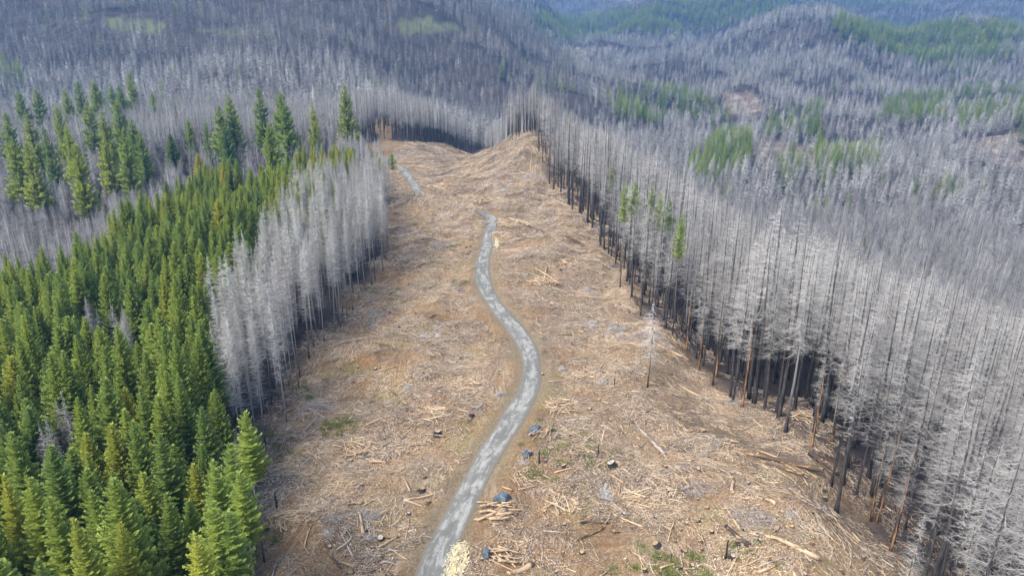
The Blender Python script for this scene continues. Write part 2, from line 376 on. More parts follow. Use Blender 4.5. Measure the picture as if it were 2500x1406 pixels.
def V(*a): return np.array(a, float)

# ------------------------------------------------------------------ terrain mesh
def grid(x0, x1, nx, y0, y1, ny): pass
NC, NR = 560, 680
ang = np.linspace(R(-66), R(66), NC); rr = np.geomspace(45, 9000, NR)
Ag, Rg = np.meshgrid(ang, rr); X = (Rg*np.sin(Ag)).ravel(); Yy = (Rg*np.cos(Ag)-60).ravel(); Z = hgt(X, Yy)
me = bpy.data.meshes.new('ground')
verts = np.stack([X, Yy, Z], -1).astype(np.float32)
ii = (np.arange(NR-1)[:, None]*NC+np.arange(NC-1)[None]).ravel()
quads = np.stack([ii, ii+1, ii+NC+1, ii+NC], -1).astype(np.int32)
me.vertices.add(len(verts)); me.vertices.foreach_set('co', verts.ravel())
me.loops.add(quads.size); me.loops.foreach_set('vertex_index', quads.ravel())
me.polygons.add(len(quads)); me.polygons.foreach_set('loop_start', np.arange(0, quads.size, 4, dtype=np.int32)); me.polygons.foreach_set('loop_total', np.full(len(quads), 4, np.int32))
me.update(calc_edges=True); me.validate()
def setattr_f(me, name, vals):
    a = me.attributes.new(name, 'FLOAT', 'POINT'); a.data.foreach_set('value', np.asarray(vals, np.float32))
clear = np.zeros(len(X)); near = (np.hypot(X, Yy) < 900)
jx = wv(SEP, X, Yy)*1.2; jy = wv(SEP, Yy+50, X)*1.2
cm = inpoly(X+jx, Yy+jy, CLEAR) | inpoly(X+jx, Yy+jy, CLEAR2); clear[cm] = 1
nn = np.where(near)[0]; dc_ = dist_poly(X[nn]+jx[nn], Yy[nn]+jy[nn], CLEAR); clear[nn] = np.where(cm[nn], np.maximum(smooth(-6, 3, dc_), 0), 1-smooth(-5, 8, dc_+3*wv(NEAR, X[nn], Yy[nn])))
idx = np.where(near)[0]
dr = np.full(len(X), 99.0); dr[idx] = dist_poly(X[idx], Yy[idx], RC[::2])
setattr_f(me, 'clear', clear); setattr_f(me, 'verge', 1-smooth(2.5, 6.5, dr+wv(NEAR, X, Yy)*1.5))
# burnt ground towards the right edge of the clearing
RE = wpoly([(1292, 346), (1330, 440), (1400, 520), (1440, 570), (1505, 640), (1535, 745), (1625, 830), (1700, 905), (1775, 965), (1860, 1020), (1940, 1075), (2010, 1150), (2030, 1235), (2150, 1300), (2260, 1406)])
de = np.full(len(X), 99.0); de[idx] = dist_poly(X[idx], Yy[idx], RE); setattr_f(me, 'right', (1-smooth(2, 38, de+jx*6))*clear)
gx, gy, _ = project(X, Yy, Z)
def soft(polys, jit=8):
    q = np.zeros(len(X), bool)
    a = gx+wv(waves(21, [90, 40, 20], jit), X*3, Yy*.6); b = gy+wv(waves(22, [90, 40, 20], jit*.4), X*3, Yy*.6)
    for P in polys: q |= inpoly(a, b, P)
    return (q & (~cm)).astype(float)
GRASSP = [[(245, 52), (300, 40), (400, 62), (385, 88), (300, 84)], [(470, 72), (640, 66), (680, 84), (560, 92)], [(940, 62), (1110, 55), (1120, 78), (1000, 84)], [(985, 48), (1060, 48), (1060, 66), (990, 66)]]
BAREP = [[(1762, 245), (1790, 222), (1830, 222), (1868, 262), (1850, 290), (1795, 285), (1768, 262)], [(1362, 122), (1400, 116), (1500, 118), (1480, 134), (1400, 140)],
         [(2330, 345), (2500, 355), (2500, 420), (2410, 400), (2330, 370)], [(1840, 340), (1990, 355), (2100, 345), (2090, 395), (1890, 420), (1850, 380)], [(2380, 345), (2500, 320), (2500, 350), (2400, 360)]]
FP = (np.hypot(X, Yy) > 650)
setattr_f(me, 'grass', soft(GRASSP)*FP*.55); setattr_f(me, 'bare', soft(BAREP)*FP*.85)
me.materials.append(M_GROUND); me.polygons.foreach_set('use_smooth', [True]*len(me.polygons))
ground = link('ground', me); tag(ground, kind='structure')

# ------------------------------------------------------------------ road
def build_road():
    P = RC; s = np.concatenate([[0], np.cumsum(np.hypot(*np.diff(P, axis=0).T))])
    T = np.gradient(P, axis=0); T /= np.linalg.norm(T, axis=1)[:, None]; N = np.stack([T[:, 1], -T[:, 0]], -1)
    k = 9; vs = []; uv = []
    for i in range(len(P)):
        hw = 2.55+.15*math.sin(s[i]*.13)+.08*math.sin(s[i]*.41+1)+.8*math.exp(-((s[i]-250)/12)**2)
        for j in range(k):
            t = (j/(k-1)-.5)*2; q = P[i]+N[i]*t*(hw+0); vs.append((q[0], q[1])); uv.append((s[i], (t*.5+.5)*2.5))
    vs = np.array(vs); z = hgt(vs[:, 0], vs[:, 1]); tt = np.tile(np.abs(np.linspace(-1, 1, k)), len(P)); z = z+.16-.13*(tt > .95)
    m = bpy.data.meshes.new('road'); m.from_pydata([(a, b, c) for (a, b), c in zip(vs, z)], [], [(i*k+j, i*k+j+1, (i+1)*k+j+1, (i+1)*k+j) for i in range(len(P)-1) for j in range(k-1)])
    ul = m.uv_layers.new(name='UVMap'); li = np.empty(len(m.loops), np.int32); m.loops.foreach_get('vertex_index', li)
    ul.data.foreach_set('uv', np.array(uv, np.float32)[li].ravel()); m.materials.append(M_ROAD); m.polygons.foreach_set('use_smooth', [True]*len(m.polygons))
    return tag(link('road', m), kind='structure')
build_road()

# ------------------------------------------------------------------ trees
def trunk_mb(h, r0, seg=7, nseg=12, bend=.25, burntop=0):
    m = MB(); a = U(0, 6.28); pts = []; rad = []
    for i in range(nseg+1):
        t = i/nseg; pts.append(V(math.cos(a)*bend*math.sin(t*3)+.05*U(-1, 1), math.sin(a)*bend*math.sin(t*2.3)+.05*U(-1, 1), t*h-(.8 if i == 0 else 0)))
        rad.append(max(.025, r0*(1-t)**.85*(1.35 if i == 0 else 1)+burntop*(1 if i == nseg else 0)))
    m.tube(pts, rad, seg); return m
def dead_crown(h, z0, Lmax, nb, ntw, wid, droop=.35, twl=.9, p=1.0, gap=0):
    m = MB(); gz = U(.4, .7)
    for i in range(nb):
        t = (i+U(0, 1))/nb; zz = z0+(h-z0)*t**.92; f = (1-t)
        if gap and abs(t-gz) < .08 and U(0, 1) < .7: continue
        L = (Lmax*(min(1, .35+f*1.3)*min(1, f*3.0+.12))*U(.45, 1.1))*p
        a = U(0, 6.283); d = V(math.cos(a), math.sin(a), 0); el = U(-.25, .45)-droop*.4
        dr = droop*U(.4, 1.4); n_ = 4
        pts = []
        for k in range(n_):
            q = k/(n_-1); pts.append(d*L*q+V(0, 0, zz+L*(el*q-dr*q*q*.6+.12*q**3)))
        side = np.cross(d, V(U(-.4, .4), U(-.4, .4), 1)); side /= np.linalg.norm(side)
        if U(0, 1) < .5: side = V(0, 0, 1)*.8+side*.5
        sh = U(.25, 1)
        m.ribbon(pts, [wid*1.5, wid*1.1, wid*.8, wid*.25], side, sh)
        for _ in range(ntw):
            q = U(.15, 1); j = min(n_-2, int(q*(n_-1))); fr = q*(n_-1)-j; b = pts[j]*(1-fr)+pts[j+1]*fr
            s_ = 1 if U(0, 1) < .5 else -1; tl = min(twl, L*.5)*U(.4, 1.15)
            lat = V(-d[1]*s_, d[0]*s_, 0); dirv = lat*U(.4, 1)+d*U(.3, .9)+V(0, 0, U(-.75, .35)); e = b+dirv*tl
            wv_ = V(U(-1, 1), U(-1, 1), U(-1, 1)); wv_ /= np.linalg.norm(wv_)+1e-6
            m.tri(b-wv_*wid*.35, b+wv_*wid*.35, e, sh*U(.7, 1))
    return m
def green_crown(h, z0, Lmax, dz, per, nsp, droop=.25, irr=.15, fine=1.0, shp=.85, flare=0):
    m = MB(); z = z0; ph = 0
    while z < h-.15:
        f = (h-z)/(h-z0); Lr = Lmax*(f**shp)*(.65+.35*min(1, (z-z0)/(h*.12)+.4))+.18
        k_ = max(4, int(per*(.6+.5*f)))
        for b_ in range(k_):
            a = ph+6.283*(b_+U(-.35, .35))/k_; L = Lr*U(1-irr*2, 1+irr)
            if irr > .3 and U(0, 1) < .12: continue
            d = V(math.cos(a), math.sin(a), 0); lat = V(-d[1], d[0], 0); zz = z+U(-.2, .2)*dz*2
            up = .25-.45*f-droop*U(.5, 1.3)+.15
            def pt(q): return d*L*q+V(0, 0, zz+L*(up*q+.38*q*q*q))
            for k in range(nsp):
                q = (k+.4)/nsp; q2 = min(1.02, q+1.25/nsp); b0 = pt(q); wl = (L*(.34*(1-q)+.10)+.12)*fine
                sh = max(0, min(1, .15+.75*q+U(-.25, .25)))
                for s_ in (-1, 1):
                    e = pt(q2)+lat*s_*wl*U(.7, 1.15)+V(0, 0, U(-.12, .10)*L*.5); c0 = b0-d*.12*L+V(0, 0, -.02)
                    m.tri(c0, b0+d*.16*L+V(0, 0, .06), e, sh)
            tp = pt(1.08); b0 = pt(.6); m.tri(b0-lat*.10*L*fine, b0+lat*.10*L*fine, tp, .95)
            if flare:
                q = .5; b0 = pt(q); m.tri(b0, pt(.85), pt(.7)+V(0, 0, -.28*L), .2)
        z += dz*(.55+.75*f)*U(.85, 1.15); ph += 1.1
    for k in range(5):
        a = k*1.257; m.tri(V(0, 0, h-.9), V(.05, 0, h-.7), V(math.cos(a)*.25, math.sin(a)*.25, h-.2-.0*k), .9)
    m.tri(V(-.06, 0, h-.6), V(.06, 0, h-.6), V(0, 0, h+.35), 1)
    return m
def merged(name, a, b, ma, mb_):
    m = MB(); m.join(a, 0); m.join(b, 1); return m.mesh(name, [ma, mb_])

# species, near detail: lists of (trunk mesh, crown mesh, merged mesh, nominal height)
def variants(name, nvar, fn, ma, mb_, near=True):
    out = []
    for i in range(nvar):
        h, tr, cr = fn(i)
        out.append((tr.mesh(name+'_trunk', [ma], True) if near else None, cr.mesh(name+'_crown', [mb_]) if near else None, merged(name+'_whole', tr, cr, ma, mb_), h))
    return out
def burnt_f(i):
    big = i % 4 == 0
    return 40, trunk_mb(40, U(.42, .55) if big else U(.26, .42), 8, 14, .5), dead_crown(40, U(16, 21) if big else U(14, 20), 3.2 if big else 3.9, 110 if big else 230, 12, .045 if big else .052, droop=U(.15, .5), twl=1.35, gap=i % 2)
BURNT = []
for q_ in range(8):
    BURNT += variants('burnt', 1, lambda i: burnt_f(q_), M_CHAR if q_ != 3 else M_GTRUNK, M_TWIG)
PALE = variants('pale', 6, lambda i: (34, trunk_mb(34, U(.13, .20), 6, 12, .35), dead_crown(34, U(11, 17), 2.3, 330, 9, .055, droop=.12, twl=.7)), M_THIN, M_TWIG)
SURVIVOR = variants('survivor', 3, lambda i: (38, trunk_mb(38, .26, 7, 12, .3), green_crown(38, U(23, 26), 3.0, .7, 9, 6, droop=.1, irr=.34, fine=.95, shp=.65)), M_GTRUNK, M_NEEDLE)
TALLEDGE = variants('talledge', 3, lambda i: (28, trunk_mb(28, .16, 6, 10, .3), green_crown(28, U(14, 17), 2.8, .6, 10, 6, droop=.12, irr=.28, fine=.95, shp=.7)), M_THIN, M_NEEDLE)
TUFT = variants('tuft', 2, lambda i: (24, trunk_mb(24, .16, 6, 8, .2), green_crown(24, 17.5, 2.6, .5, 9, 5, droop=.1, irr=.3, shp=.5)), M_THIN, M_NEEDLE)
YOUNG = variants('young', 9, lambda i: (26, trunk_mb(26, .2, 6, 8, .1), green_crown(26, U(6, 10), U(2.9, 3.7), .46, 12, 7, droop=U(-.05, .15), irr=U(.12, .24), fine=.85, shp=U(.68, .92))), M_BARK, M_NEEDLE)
def mat_f(i):
    h = 45; z0 = U(7, 16)
    return h, trunk_mb(h, .45, 7, 12, .4), green_crown(h, z0, U(7.2, 8.8), 1.05, 11, 7, droop=U(.12, .3), irr=.36, fine=1.3, shp=U(.6, .8), flare=1)
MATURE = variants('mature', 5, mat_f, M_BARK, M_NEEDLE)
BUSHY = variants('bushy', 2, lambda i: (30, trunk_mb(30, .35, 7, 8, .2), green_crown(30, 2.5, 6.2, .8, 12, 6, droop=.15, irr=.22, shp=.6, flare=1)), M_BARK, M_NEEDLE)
FDEAD = variants('far_dead', 6, lambda i: (32, trunk_mb(32, U(.14, .30), 4, 4, .3), dead_crown(32, U(7, 11), 3.9, 120, 5, .26, droop=U(.1, .4), twl=1.4)), M_GTRUNK, M_TWIG, False)
FGREEN = variants('far_green', 4, lambda i: (30, trunk_mb(30, .25, 4, 3, .1), green_crown(30, U(4, 9), U(4.2, 5.2), 1.5, 8, 3, droop=.1, irr=.2, fine=1.4, shp=.75)), M_BARK, M_NEEDLE, False)

def gn_scatter(name, pts, rot, scl, idx, tint, orange, meshes, label, cat):
    me = bpy.data.meshes.new(name); me.vertices.add(len(pts)); me.vertices.foreach_set('co', np.asarray(pts, np.float32).ravel())
    for nm, arr in (('rot', rot), ('scl', scl)):
        a = me.attributes.new(nm, 'FLOAT_VECTOR', 'POINT'); a.data.foreach_set('vector', np.asarray(arr, np.float32).ravel())
    a = me.attributes.new('idx', 'INT', 'POINT'); a.data.foreach_set('value', np.asarray(idx, np.int32))
    for nm, arr in (('tint', tint), ('orange', orange)):
        a = me.attributes.new(nm, 'FLOAT', 'POINT'); a.data.foreach_set('value', np.asarray(arr, np.float32))
    me.update(); ob = link(name, me); tag(ob, label, cat, kind='stuff')
    ng = bpy.data.node_groups.new(name+'_nodes', 'GeometryNodeTree')
    ng.interface.new_socket('Geometry', in_out='INPUT', socket_type='NodeSocketGeometry'); ng.interface.new_socket('Geometry', in_out='OUTPUT', socket_type='NodeSocketGeometry')
    gi = ng.nodes.new('NodeGroupInput'); go = ng.nodes.new('NodeGroupOutput'); ip = ng.nodes.new('GeometryNodeInstanceOnPoints'); jn = ng.nodes.new('GeometryNodeJoinGeometry')
    m2p = ng.nodes.new('GeometryNodeMeshToPoints')
    ng.links.new(gi.outputs[0], m2p.inputs['Mesh']); ng.links.new(m2p.outputs[0], ip.inputs['Points'])
    for m in meshes:
        so = bpy.data.objects.new(m.name, m)
        oi = ng.nodes.new('GeometryNodeObjectInfo'); oi.inputs['Object'].default_value = so; oi.inputs['As Instance'].default_value = True
        ng.links.new(oi.outputs['Geometry'], jn.inputs[0])
    ng.links.new(jn.outputs[0], ip.inputs['Instance']); ip.inputs['Pick Instance'].default_value = True
    for nm, ty, sk in (('rot', 'FLOAT_VECTOR', 'Rotation'), ('scl', 'FLOAT_VECTOR', 'Scale'), ('idx', 'INT', 'Instance Index')):
        na = ng.nodes.new('GeometryNodeInputNamedAttribute'); na.data_type = ty; na.inputs['Name'].default_value = nm
        out = [o for o in na.outputs if o.enabled and o.name == 'Attribute'][0]; ng.links.new(out, ip.inputs[sk])
    ng.links.new(ip.outputs[0], go.inputs[0])
    md = ob.modifiers.new('scatter', 'NODES'); md.node_group = ng
    return ob

# jittered scatter over a world region
def jgrid(x0, x1, y0, y1, s):
    xs = np.arange(x0, x1, s); ys = np.arange(y0, y1, s); a, b = np.meshgrid(xs, ys)
    a = a+np.where((np.arange(len(ys)) % 2)[:, None] == 1, s*.5, 0)
    x = (a+nr.uniform(-.42, .42, a.shape)*s).ravel(); y = (b+nr.uniform(-.42, .42, b.shape)*s).ravel(); return x, y
def infr(x, y, z, h, mx=120, my=120):
    px, py, dep = project(x, y, z); qx, qy, _ = project(x, y, z+h)
    return (np.minimum(px, qx) < 2500+mx) & (np.maximum(px, qx) > -mx) & (qy < 1406+my) & (py > -my) & (y > 20), px, py, qx, qy, dep
def shuffled_clump(x, y, lam, seed): return wv(waves(seed, [lam, lam*.5, lam*.25], 1.0), x, y)

ORDW = ['', 'first', 'second', 'third', 'fourth', 'fifth', 'sixth', 'seventh', 'eighth', 'ninth', 'tenth', 'eleventh', 'twelfth']
def ordn(k):
    if k < len(ORDW): return ORDW[k]
    return '%d%s' % (k, {1: 'st', 2: 'nd', 3: 'rd'}.get(k % 10, 'th') if k % 100 not in (11, 12, 13) else 'th')
def rows(items, per):                       # items (px, py) -> (tier from the front, place from the left)
    o = sorted(range(len(items)), key=lambda i: -items[i][1]); res = {}
    for a in range(0, len(o), per):
        for m_, i in enumerate(sorted(o[a:a+per], key=lambda i: items[i][0])): res[i] = (a//per+1, m_+1)
    return res
def plant_tree(kind, name, var, x, y, z, h, label, cat, group, tint=.5, orange=0, crown='crown', wide=1.0):
    tr, cr, _, hn = var; s = h/hn
    root = bpy.data.objects.new(name, None); COL.objects.link(root); root.empty_display_size = .5
    root.location = (x, y, z); root.rotation_euler = (U(-.025, .025), U(-.025, .025), U(0, 6.28)); root.scale = (s*wide, s*wide, s)
    tag(root, label, cat, group)
    t = link('trunk', tr, root); t['orange'] = float(orange); t['tint'] = float(tint)
    c = link(crown, cr, root); c['tint'] = float(tint)
    return root

OLD = [(7, 272, 40, .5, 'olive old fir cut by the left edge of the picture'), (45, 218, 44, .12, 'dark old fir with a pointed top near the left edge'), (68, 276, 40, .55, 'yellow green old fir in front of the dark pointed one near left edge'),
    (85, 212, 45, .15, 'dark narrow old fir second of the pointed pair near left edge'), (155, 214, 42, .35, 'tall thin-topped old fir right of the pointed pair'), (187, 196, 46, .15, 'dense dark old fir among the tall group upper left'),
    (230, 194, 46, .45, 'sparse yellowish old fir beside the dense dark one, upper left'), (247, 268, 40, .6, 'yellow green broad fir in the middle of the upper left group'), (270, 204, 40, .1, 'small-topped dark fir, left of a pair with touching tops'),
    (291, 204, 40, .1, 'small-topped dark fir, right of a pair with touching tops'), (313, 174, 48, .4, 'tallest old fir of the upper left group, with open layered crown'), (281, 243, 42, .2, 'dark fir below the pair with touching tops'),
    (320, 286, 38, .2, 'bluish green open fir at the right end of the upper left group'), (338, 318, 34, .18, 'short fir at the foot of the upper left group'), (158, 300, 40, .45, 'open crowned fir leaning over grey trees, left'),
    (182, 348, 38, .5, 'low bushy olive fir nearest the plantation at the far left'), (457, 285, 30, .45, 'small open fir standing alone left of the middle fir group'), (497, 290, 30, .15, 'small dark fir beside the lone open one'),
    (533, 253, 40, .3, 'narrow fir at the left of the middle fir group'), (562, 228, 44, .35, 'tall fir with bare lower trunk in the middle fir group'), (634, 213, 46, .3, 'large dense cone shaped fir above the plantation'),
    (680, 221, 46, .35, 'tall fir directly right of the large cone shaped fir'), (697, 243, 42, .3, 'fir tucked against the right side of a taller one'), (762, 253, 36, .5, 'thin half burnt fir between black poles'),
    (22, 335, 38, .5, 'olive fir low at the far left edge, above grey trees'), (108, 305, 38, .2, 'dark fir low in the left group between two yellowish ones'), (132, 255, 42, .4, 'slim fir just behind the tall thin-topped one'), (213, 245, 42, .3, 'slim mid green fir in front of the dense dark one'),
    (252, 335, 36, .5, 'shorter yellow green fir at the foot of the upper left group'), (300, 318, 38, .3, 'slim fir between the bluish one and the broad yellow one'), (66, 345, 38, .55, 'broad low fir below the dark pointed pair'), (650, 300, 38, .3, 'lower fir in front of the large cone shaped one'),
    (841, 204, 44, .6, 'lone tall yellow green fir above the grey strip'), (432, 240, 22, .3, 'tiny fir tip showing over the pale grey trees, upper left'), (372, 222, 32, .3, 'faint thin green fir among grey poles upper left')]
SURV = [(1497, 400, 31, .5, 'thin olive conifer standing among burnt trees, farthest of the right group'), (1528, 445, 34.5, .8, 'yellowish conifer top left of the pair among burnt trees'), (1552, 440, 34.5, .7, 'slim yellow green conifer top among the right burnt trees'), (1590, 455, 34.5, .6, 'pale green conifer tip in right burnt forest'),
    (1612, 468, 34.5, .75, 'bright yellow conifer beside a pale green one, right forest'), (1638, 482, 34.5, .15, 'dark green conifer left of the brightest pair, right forest'), (1668, 515, 34.5, .6, 'yellow green conifer nearest the camera in the right burnt forest'),
    (2112, 570, 34.5, .2, 'faint green conifer among grey trees at mid right')]
def topspot(px, py, h): return ground0(px, py, lambda a, b: hgt(a, b)+h)
SPOT = np.array([topspot(a, b, h) for a, b, h, *_ in OLD+SURV+[(414, 326, 26), (550, 308, 32), (480, 374, 22)]])
def blocked(x, y):                         # marks trees right before a living conifer, kept shorter so its crown shows
    m = np.zeros(len(x), bool)
    for sx_, sy_ in SPOT:
        f_ = sy_-y; lat = np.abs((x-sx_)+(sx_/sy_)*f_); m |= (f_ > -4) & (f_ < 60) & (lat < 8.5)
    return m
# ---- dead forest candidates
FX, FY, FH, FS, FT, FV, FGR = [], [], [], [], [], [], []
class Cand: pass
def collect(x, y, hmin, hmax):
    z = hgt(x, y); h = nr.uniform(hmin, hmax, len(x)); ok, px, py, qx, qy, dep = infr(x, y, z, h)
    return x[ok], y[ok], z[ok], h[ok], px[ok], py[ok], qx[ok], qy[ok], dep[ok]

# left plantation ------------------------------------------------------------
x, y = jgrid(-330, -5, 40, 420, 4.9); k = inpoly(x, y, PLANT) & ~inpoly(x, y, CLEAR); x, y = x[k], y[k]
C = collect(x, y, 21, 28.5); tx, ty = C[6], C[7]
cl = shuffled_clump(C[0], C[1], 45, 31)
hole = np.zeros(len(tx), bool)
for P in [[(200, 690), (290, 680), (330, 730), (300, 780), (215, 760)], [(60, 880), (160, 870), (170, 1000), (100, 1010)], [(345, 960), (400, 965), (400, 1010), (350, 1010)]]: hole |= inpoly(tx, ty, P)
gsel = ~hole & (nr.rand(len(tx)) > .03); hts = C[3]*(1+.05*cl)
gidx = np.where(gsel)[0]; vis = gidx[(tx[gidx] > -60) & (tx[gidx] < 2500) & (ty[gidx] < 1480)]
order = vis[np.argsort(C[8][vis])]; indiv = order[:300]; rest = np.setdiff1d(gidx, indiv)
def gt(i):
    base = .44+.07*cl[i]+nr.uniform(-.13, .16)
    if nr.rand() < .08: base += .25
    if ty[i] < 520 and tx[i] > 650: base += .16
    if C[8][i] > 250: base += .03
    return float(np.clip(base, .02, 1))
gtint = {i: gt(i) for i in gidx}
rw = rows([(tx[i], ty[i]) for i in indiv], 14)
def tname(t): return 'dark green' if t < .22 else 'mid green' if t < .45 else 'bright green' if t < .62 else 'yellow green'
for n_, i in enumerate(indiv):
    r_, c_ = rw[n_]
    plant_tree('y', 'young_conifer', YOUNG[nr.randint(9)], C[0][i], C[1][i], C[2][i], hts[i], '%s conifer in left plantation, %s from left in tier %s from the front' % (tname(gtint[i]), ordn(c_), ordn(r_)),
               'conifer', 'green conifers in the left plantation', gtint[i], 0, 'foliage', U(.82, 1.05))
def arr(ix, C, h, hn): s = h/hn; return s
GP = [(C[0][i], C[1][i], C[2][i]) for i in rest]; GS = [(hts[i]/26*U(.82, 1.05), 0, hts[i]/26) for i in rest]; GS = [(a, a, c) for a, b, c in GS]
GI = [nr.randint(9) for i in rest]; GT = [gtint[i] for i in rest]
# dead trees standing in the plantation gaps
dead_pts = []   # (x,y,z,h,kind,tint,px..)
for i in np.where(hole)[0]: dead_pts.append((C[0][i], C[1][i], C[2][i], C[3][i]*.9, 'P', .35))

# pale burnt strip -----------------------------------------------------------
x, y = jgrid(-120, 0, 100, 460, 4.1); k = inpoly(x, y, STRIP); x, y = x[k], y[k]
ex = [gp(*p) for p in [(606, 1250), (590, 1290), (602, 1330), (588, 1370), (606, 1400), (578, 1340), (598, 1215)]]
x = np.append(x, [e[0] for e in ex]); y = np.append(y, [e[1] for e in ex])
strip = [(a, b, c, h*1.0, 'P', float(np.clip(nr.normal(.62, .14), .25, 1))) for a, b, c, h in zip(x, y, hgt(x, y), np.where(np.arange(len(x)) >= len(x)-len(ex), 15, nr.uniform(26, 35, len(x)))*(1-.32*smooth(250, 400, y))) if nr.rand() > (.45 if b > 330 else .08)]
dead_pts += strip
# dead forest around the ridge: left rear, behind the clearing, the right flank ------------------
x, y = jgrid(-420, 420, 60, 640, 4.7)
k = ~inpoly(x, y, CLEAR) & (~inpoly(x, y, CLEAR2) | (nr.rand(len(x)) < .16)) & ~inpoly(x, y, PLANT) & ~inpoly(x, y, STRIP) & ~((x < -8) & (y < 165)); x, y = x[k], y[k]
C = collect(x, y, 32, 44); cl = shuffled_clump(C[0], C[1], 60, 44); blk = blocked(C[0], C[1])
for i in range(len(C[0])):
    if C[0][i] < 0 and C[1][i] < 420 and C[6][i] < 900:                    # left rear, shorter in front of the old firs
        h = C[3][i]*(.56 if C[1][i] < 330 or C[0][i] > -200 else .66)
    elif C[1][i] > 330 and C[0][i] < 60: h = C[3][i]*.76
    elif C[1][i] > 330: h = C[3][i]*.85
    else: h = C[3][i]
    if C[0][i] > 180: h *= .85
    if -200 < C[0][i] < -8 and C[1][i] < 480 and C[6][i] >= 880: continue
    if blk[i]: h *= .62 if C[0][i] < 0 else .8
    dead_pts.append((C[0][i], C[1][i], C[2][i], h*(1+.04*cl[i]), 'B', float(np.clip(.58+.12*cl[i]+nr.uniform(-.3, .25), 0, 1))))
D = np.array([(a, b, c, h, t, 1 if k_ == 'P' else 0) for a, b, c, h, k_, t in dead_pts])
ok, px, py, qx, qy, dep = infr(D[:, 0], D[:, 1], D[:, 2], D[:, 3], 60, 60); D = D[ok]; px, py, qx, qy, dep = px[ok], py[ok], qx[ok], qy[ok], dep[ok]
edge = dist_poly(D[:, 0], D[:, 1], np.vstack([CLEAR, CLEAR[:1]]))
isP = D[:, 5] > .5
def front(ix, cnt, pen):
    sc = dep[ix]*(1+pen*edge[ix]/60.0); return ix[np.argsort(sc)][:cnt]
inB = (~isP) & (D[:, 0] > 0) & (qx > -10) & (qx < 2510) & (qy < 1400) & (np.minimum(px, qx) < 2490)
selB = front(np.where(inB)[0], 300, 1.6)
inP = isP & (qx > 380) & (D[:, 1] < 470); selP = front(np.where(inP)[0], 280, .8)
snag = {}
rwB = rows([(px[i], py[i]) for i in selB], 15); rwP = rows([(px[i], py[i]) for i in selP], 14)
for n_, i in enumerate(selB):
    r_, c_ = rwB[n_]; bo = (1 if (edge[i] < 9 and py[i] > 850 and nr.rand() < .34) else 0)
    v = nr.choice([0, 4]) if nr.rand() < .28 else nr.randint(8); look = ('rust stained' if bo else 'charred black') + (' bare' if v % 4 == 0 else ' twiggy')
    plant_tree('b', 'burnt_tree', BURNT[v], D[i, 0], D[i, 1], D[i, 2], D[i, 3]*(.62 if bo else 1)*U(.85, 1.08), '%s dead tree in right forest, %s from left in tier %s from front' % (look, ordn(c_), ordn(r_)),
               'burnt tree', 'burnt trees standing right of the clearing', D[i, 4], bo, 'branches', U(.85, 1.2))
for n_, i in enumerate(selP):
    r_, c_ = rwP[n_]
    plant_tree('p', 'dead_tree', PALE[nr.randint(6)], D[i, 0], D[i, 1], D[i, 2], D[i, 3]*U(.9, 1.06), 'thin %s dead tree left of clearing, %s from left in tier %s from front' % ('whitish' if D[i, 4] > .8 else 'grey', ordn(c_), ordn(r_)),
               'dead tree', 'thin grey dead trees left of the clearing', D[i, 4], 0, 'branches', U(.9, 1.15))
used = np.zeros(len(D), bool); used[selB] = True; used[selP] = True
rm = np.where(~used)[0]
NP_, NS_, NI_, NT_, NR_ = [], [], [], [], []
for i in rm:
    s = D[i, 3]/(34 if isP[i] else 40); NP_.append(D[i, :3]); NS_.append((s, s, s)); NI_.append(8+nr.randint(6) if isP[i] else nr.randint(8)); NT_.append(D[i, 4])
NR_ = np.stack([nr.uniform(-.03, .03, len(rm)), nr.uniform(-.03, .03, len(rm)), nr.uniform(0, 6.28, len(rm))], -1)
gn_scatter('standing_dead_forest', NP_, NR_, NS_, len(BURNT+PALE)-1-np.array(NI_), NT_, (nr.rand(len(rm)) < .05).astype(float), [v[2] for v in BURNT+PALE],
           'mass of grey burnt trees behind the front ranks on both sides of the ridge', 'dead forest')

# valley and hills ------------------------------------------------------------------------------
GREENP = [([(1590, 0), (1930, 0), (1900, 45), (1700, 92), (1560, 100)], .93), ([(1270, 55), (1480, 40), (1600, 20), (1600, 70), (1500, 100), (1350, 112)], .85),
          ([(2010, 55), (2500, 75), (2500, 150), (2350, 175), (2200, 160), (2060, 115)], .88), ([(1475, 235), (1600, 225), (1780, 255), (1790, 310), (1500, 320)], .6),
          ([(1750, 345), (1840, 345), (1800, 450), (1700, 490), (1690, 430)], .8), ([(2150, 260), (2300, 245), (2300, 310), (2150, 310)], .75), ([(2320, 225), (2520, 225), (2520, 320), (2340, 335)], .5),
          ([(1880, 400), (2150, 365), (2140, 430), (1900, 470)], .6), ([(1880, 290), (2000, 280), (1990, 350), (1870, 350)], .6), ([(2440, 345), (2510, 330), (2510, 390)], .9),
          ([(2250, 485), (2350, 485), (2350, 520), (2250, 520)], .35), ([(1130, 225), (1300, 170), (1480, 260), (1400, 280)], .12), ([(860, 240), (940, 250), (920, 290)], .4), ([(0, 175), (70, 190), (60, 230), (0, 230)], .5),
          ([(1950, 0), (2250, 0), (2250, 30), (1950, 40)], .5), ([(2250, 180), (2500, 120), (2500, 170), (2300, 220)], .25)]
bands = [(-1100, 900, 640, 1000, 7.6), (-800, -420, 300, 640, 7), (420, 1100, 60, 640, 7.0), (-1500, 2200, 1000, 1750, 10.5), (-1800, 3200, 1750, 2700, 13.5), (-500, 4500, 2700, 5200, 17)]
P_, S_, I_, T_ = [], [], [], []; gP, gS, gI, gT = [], [], [], []
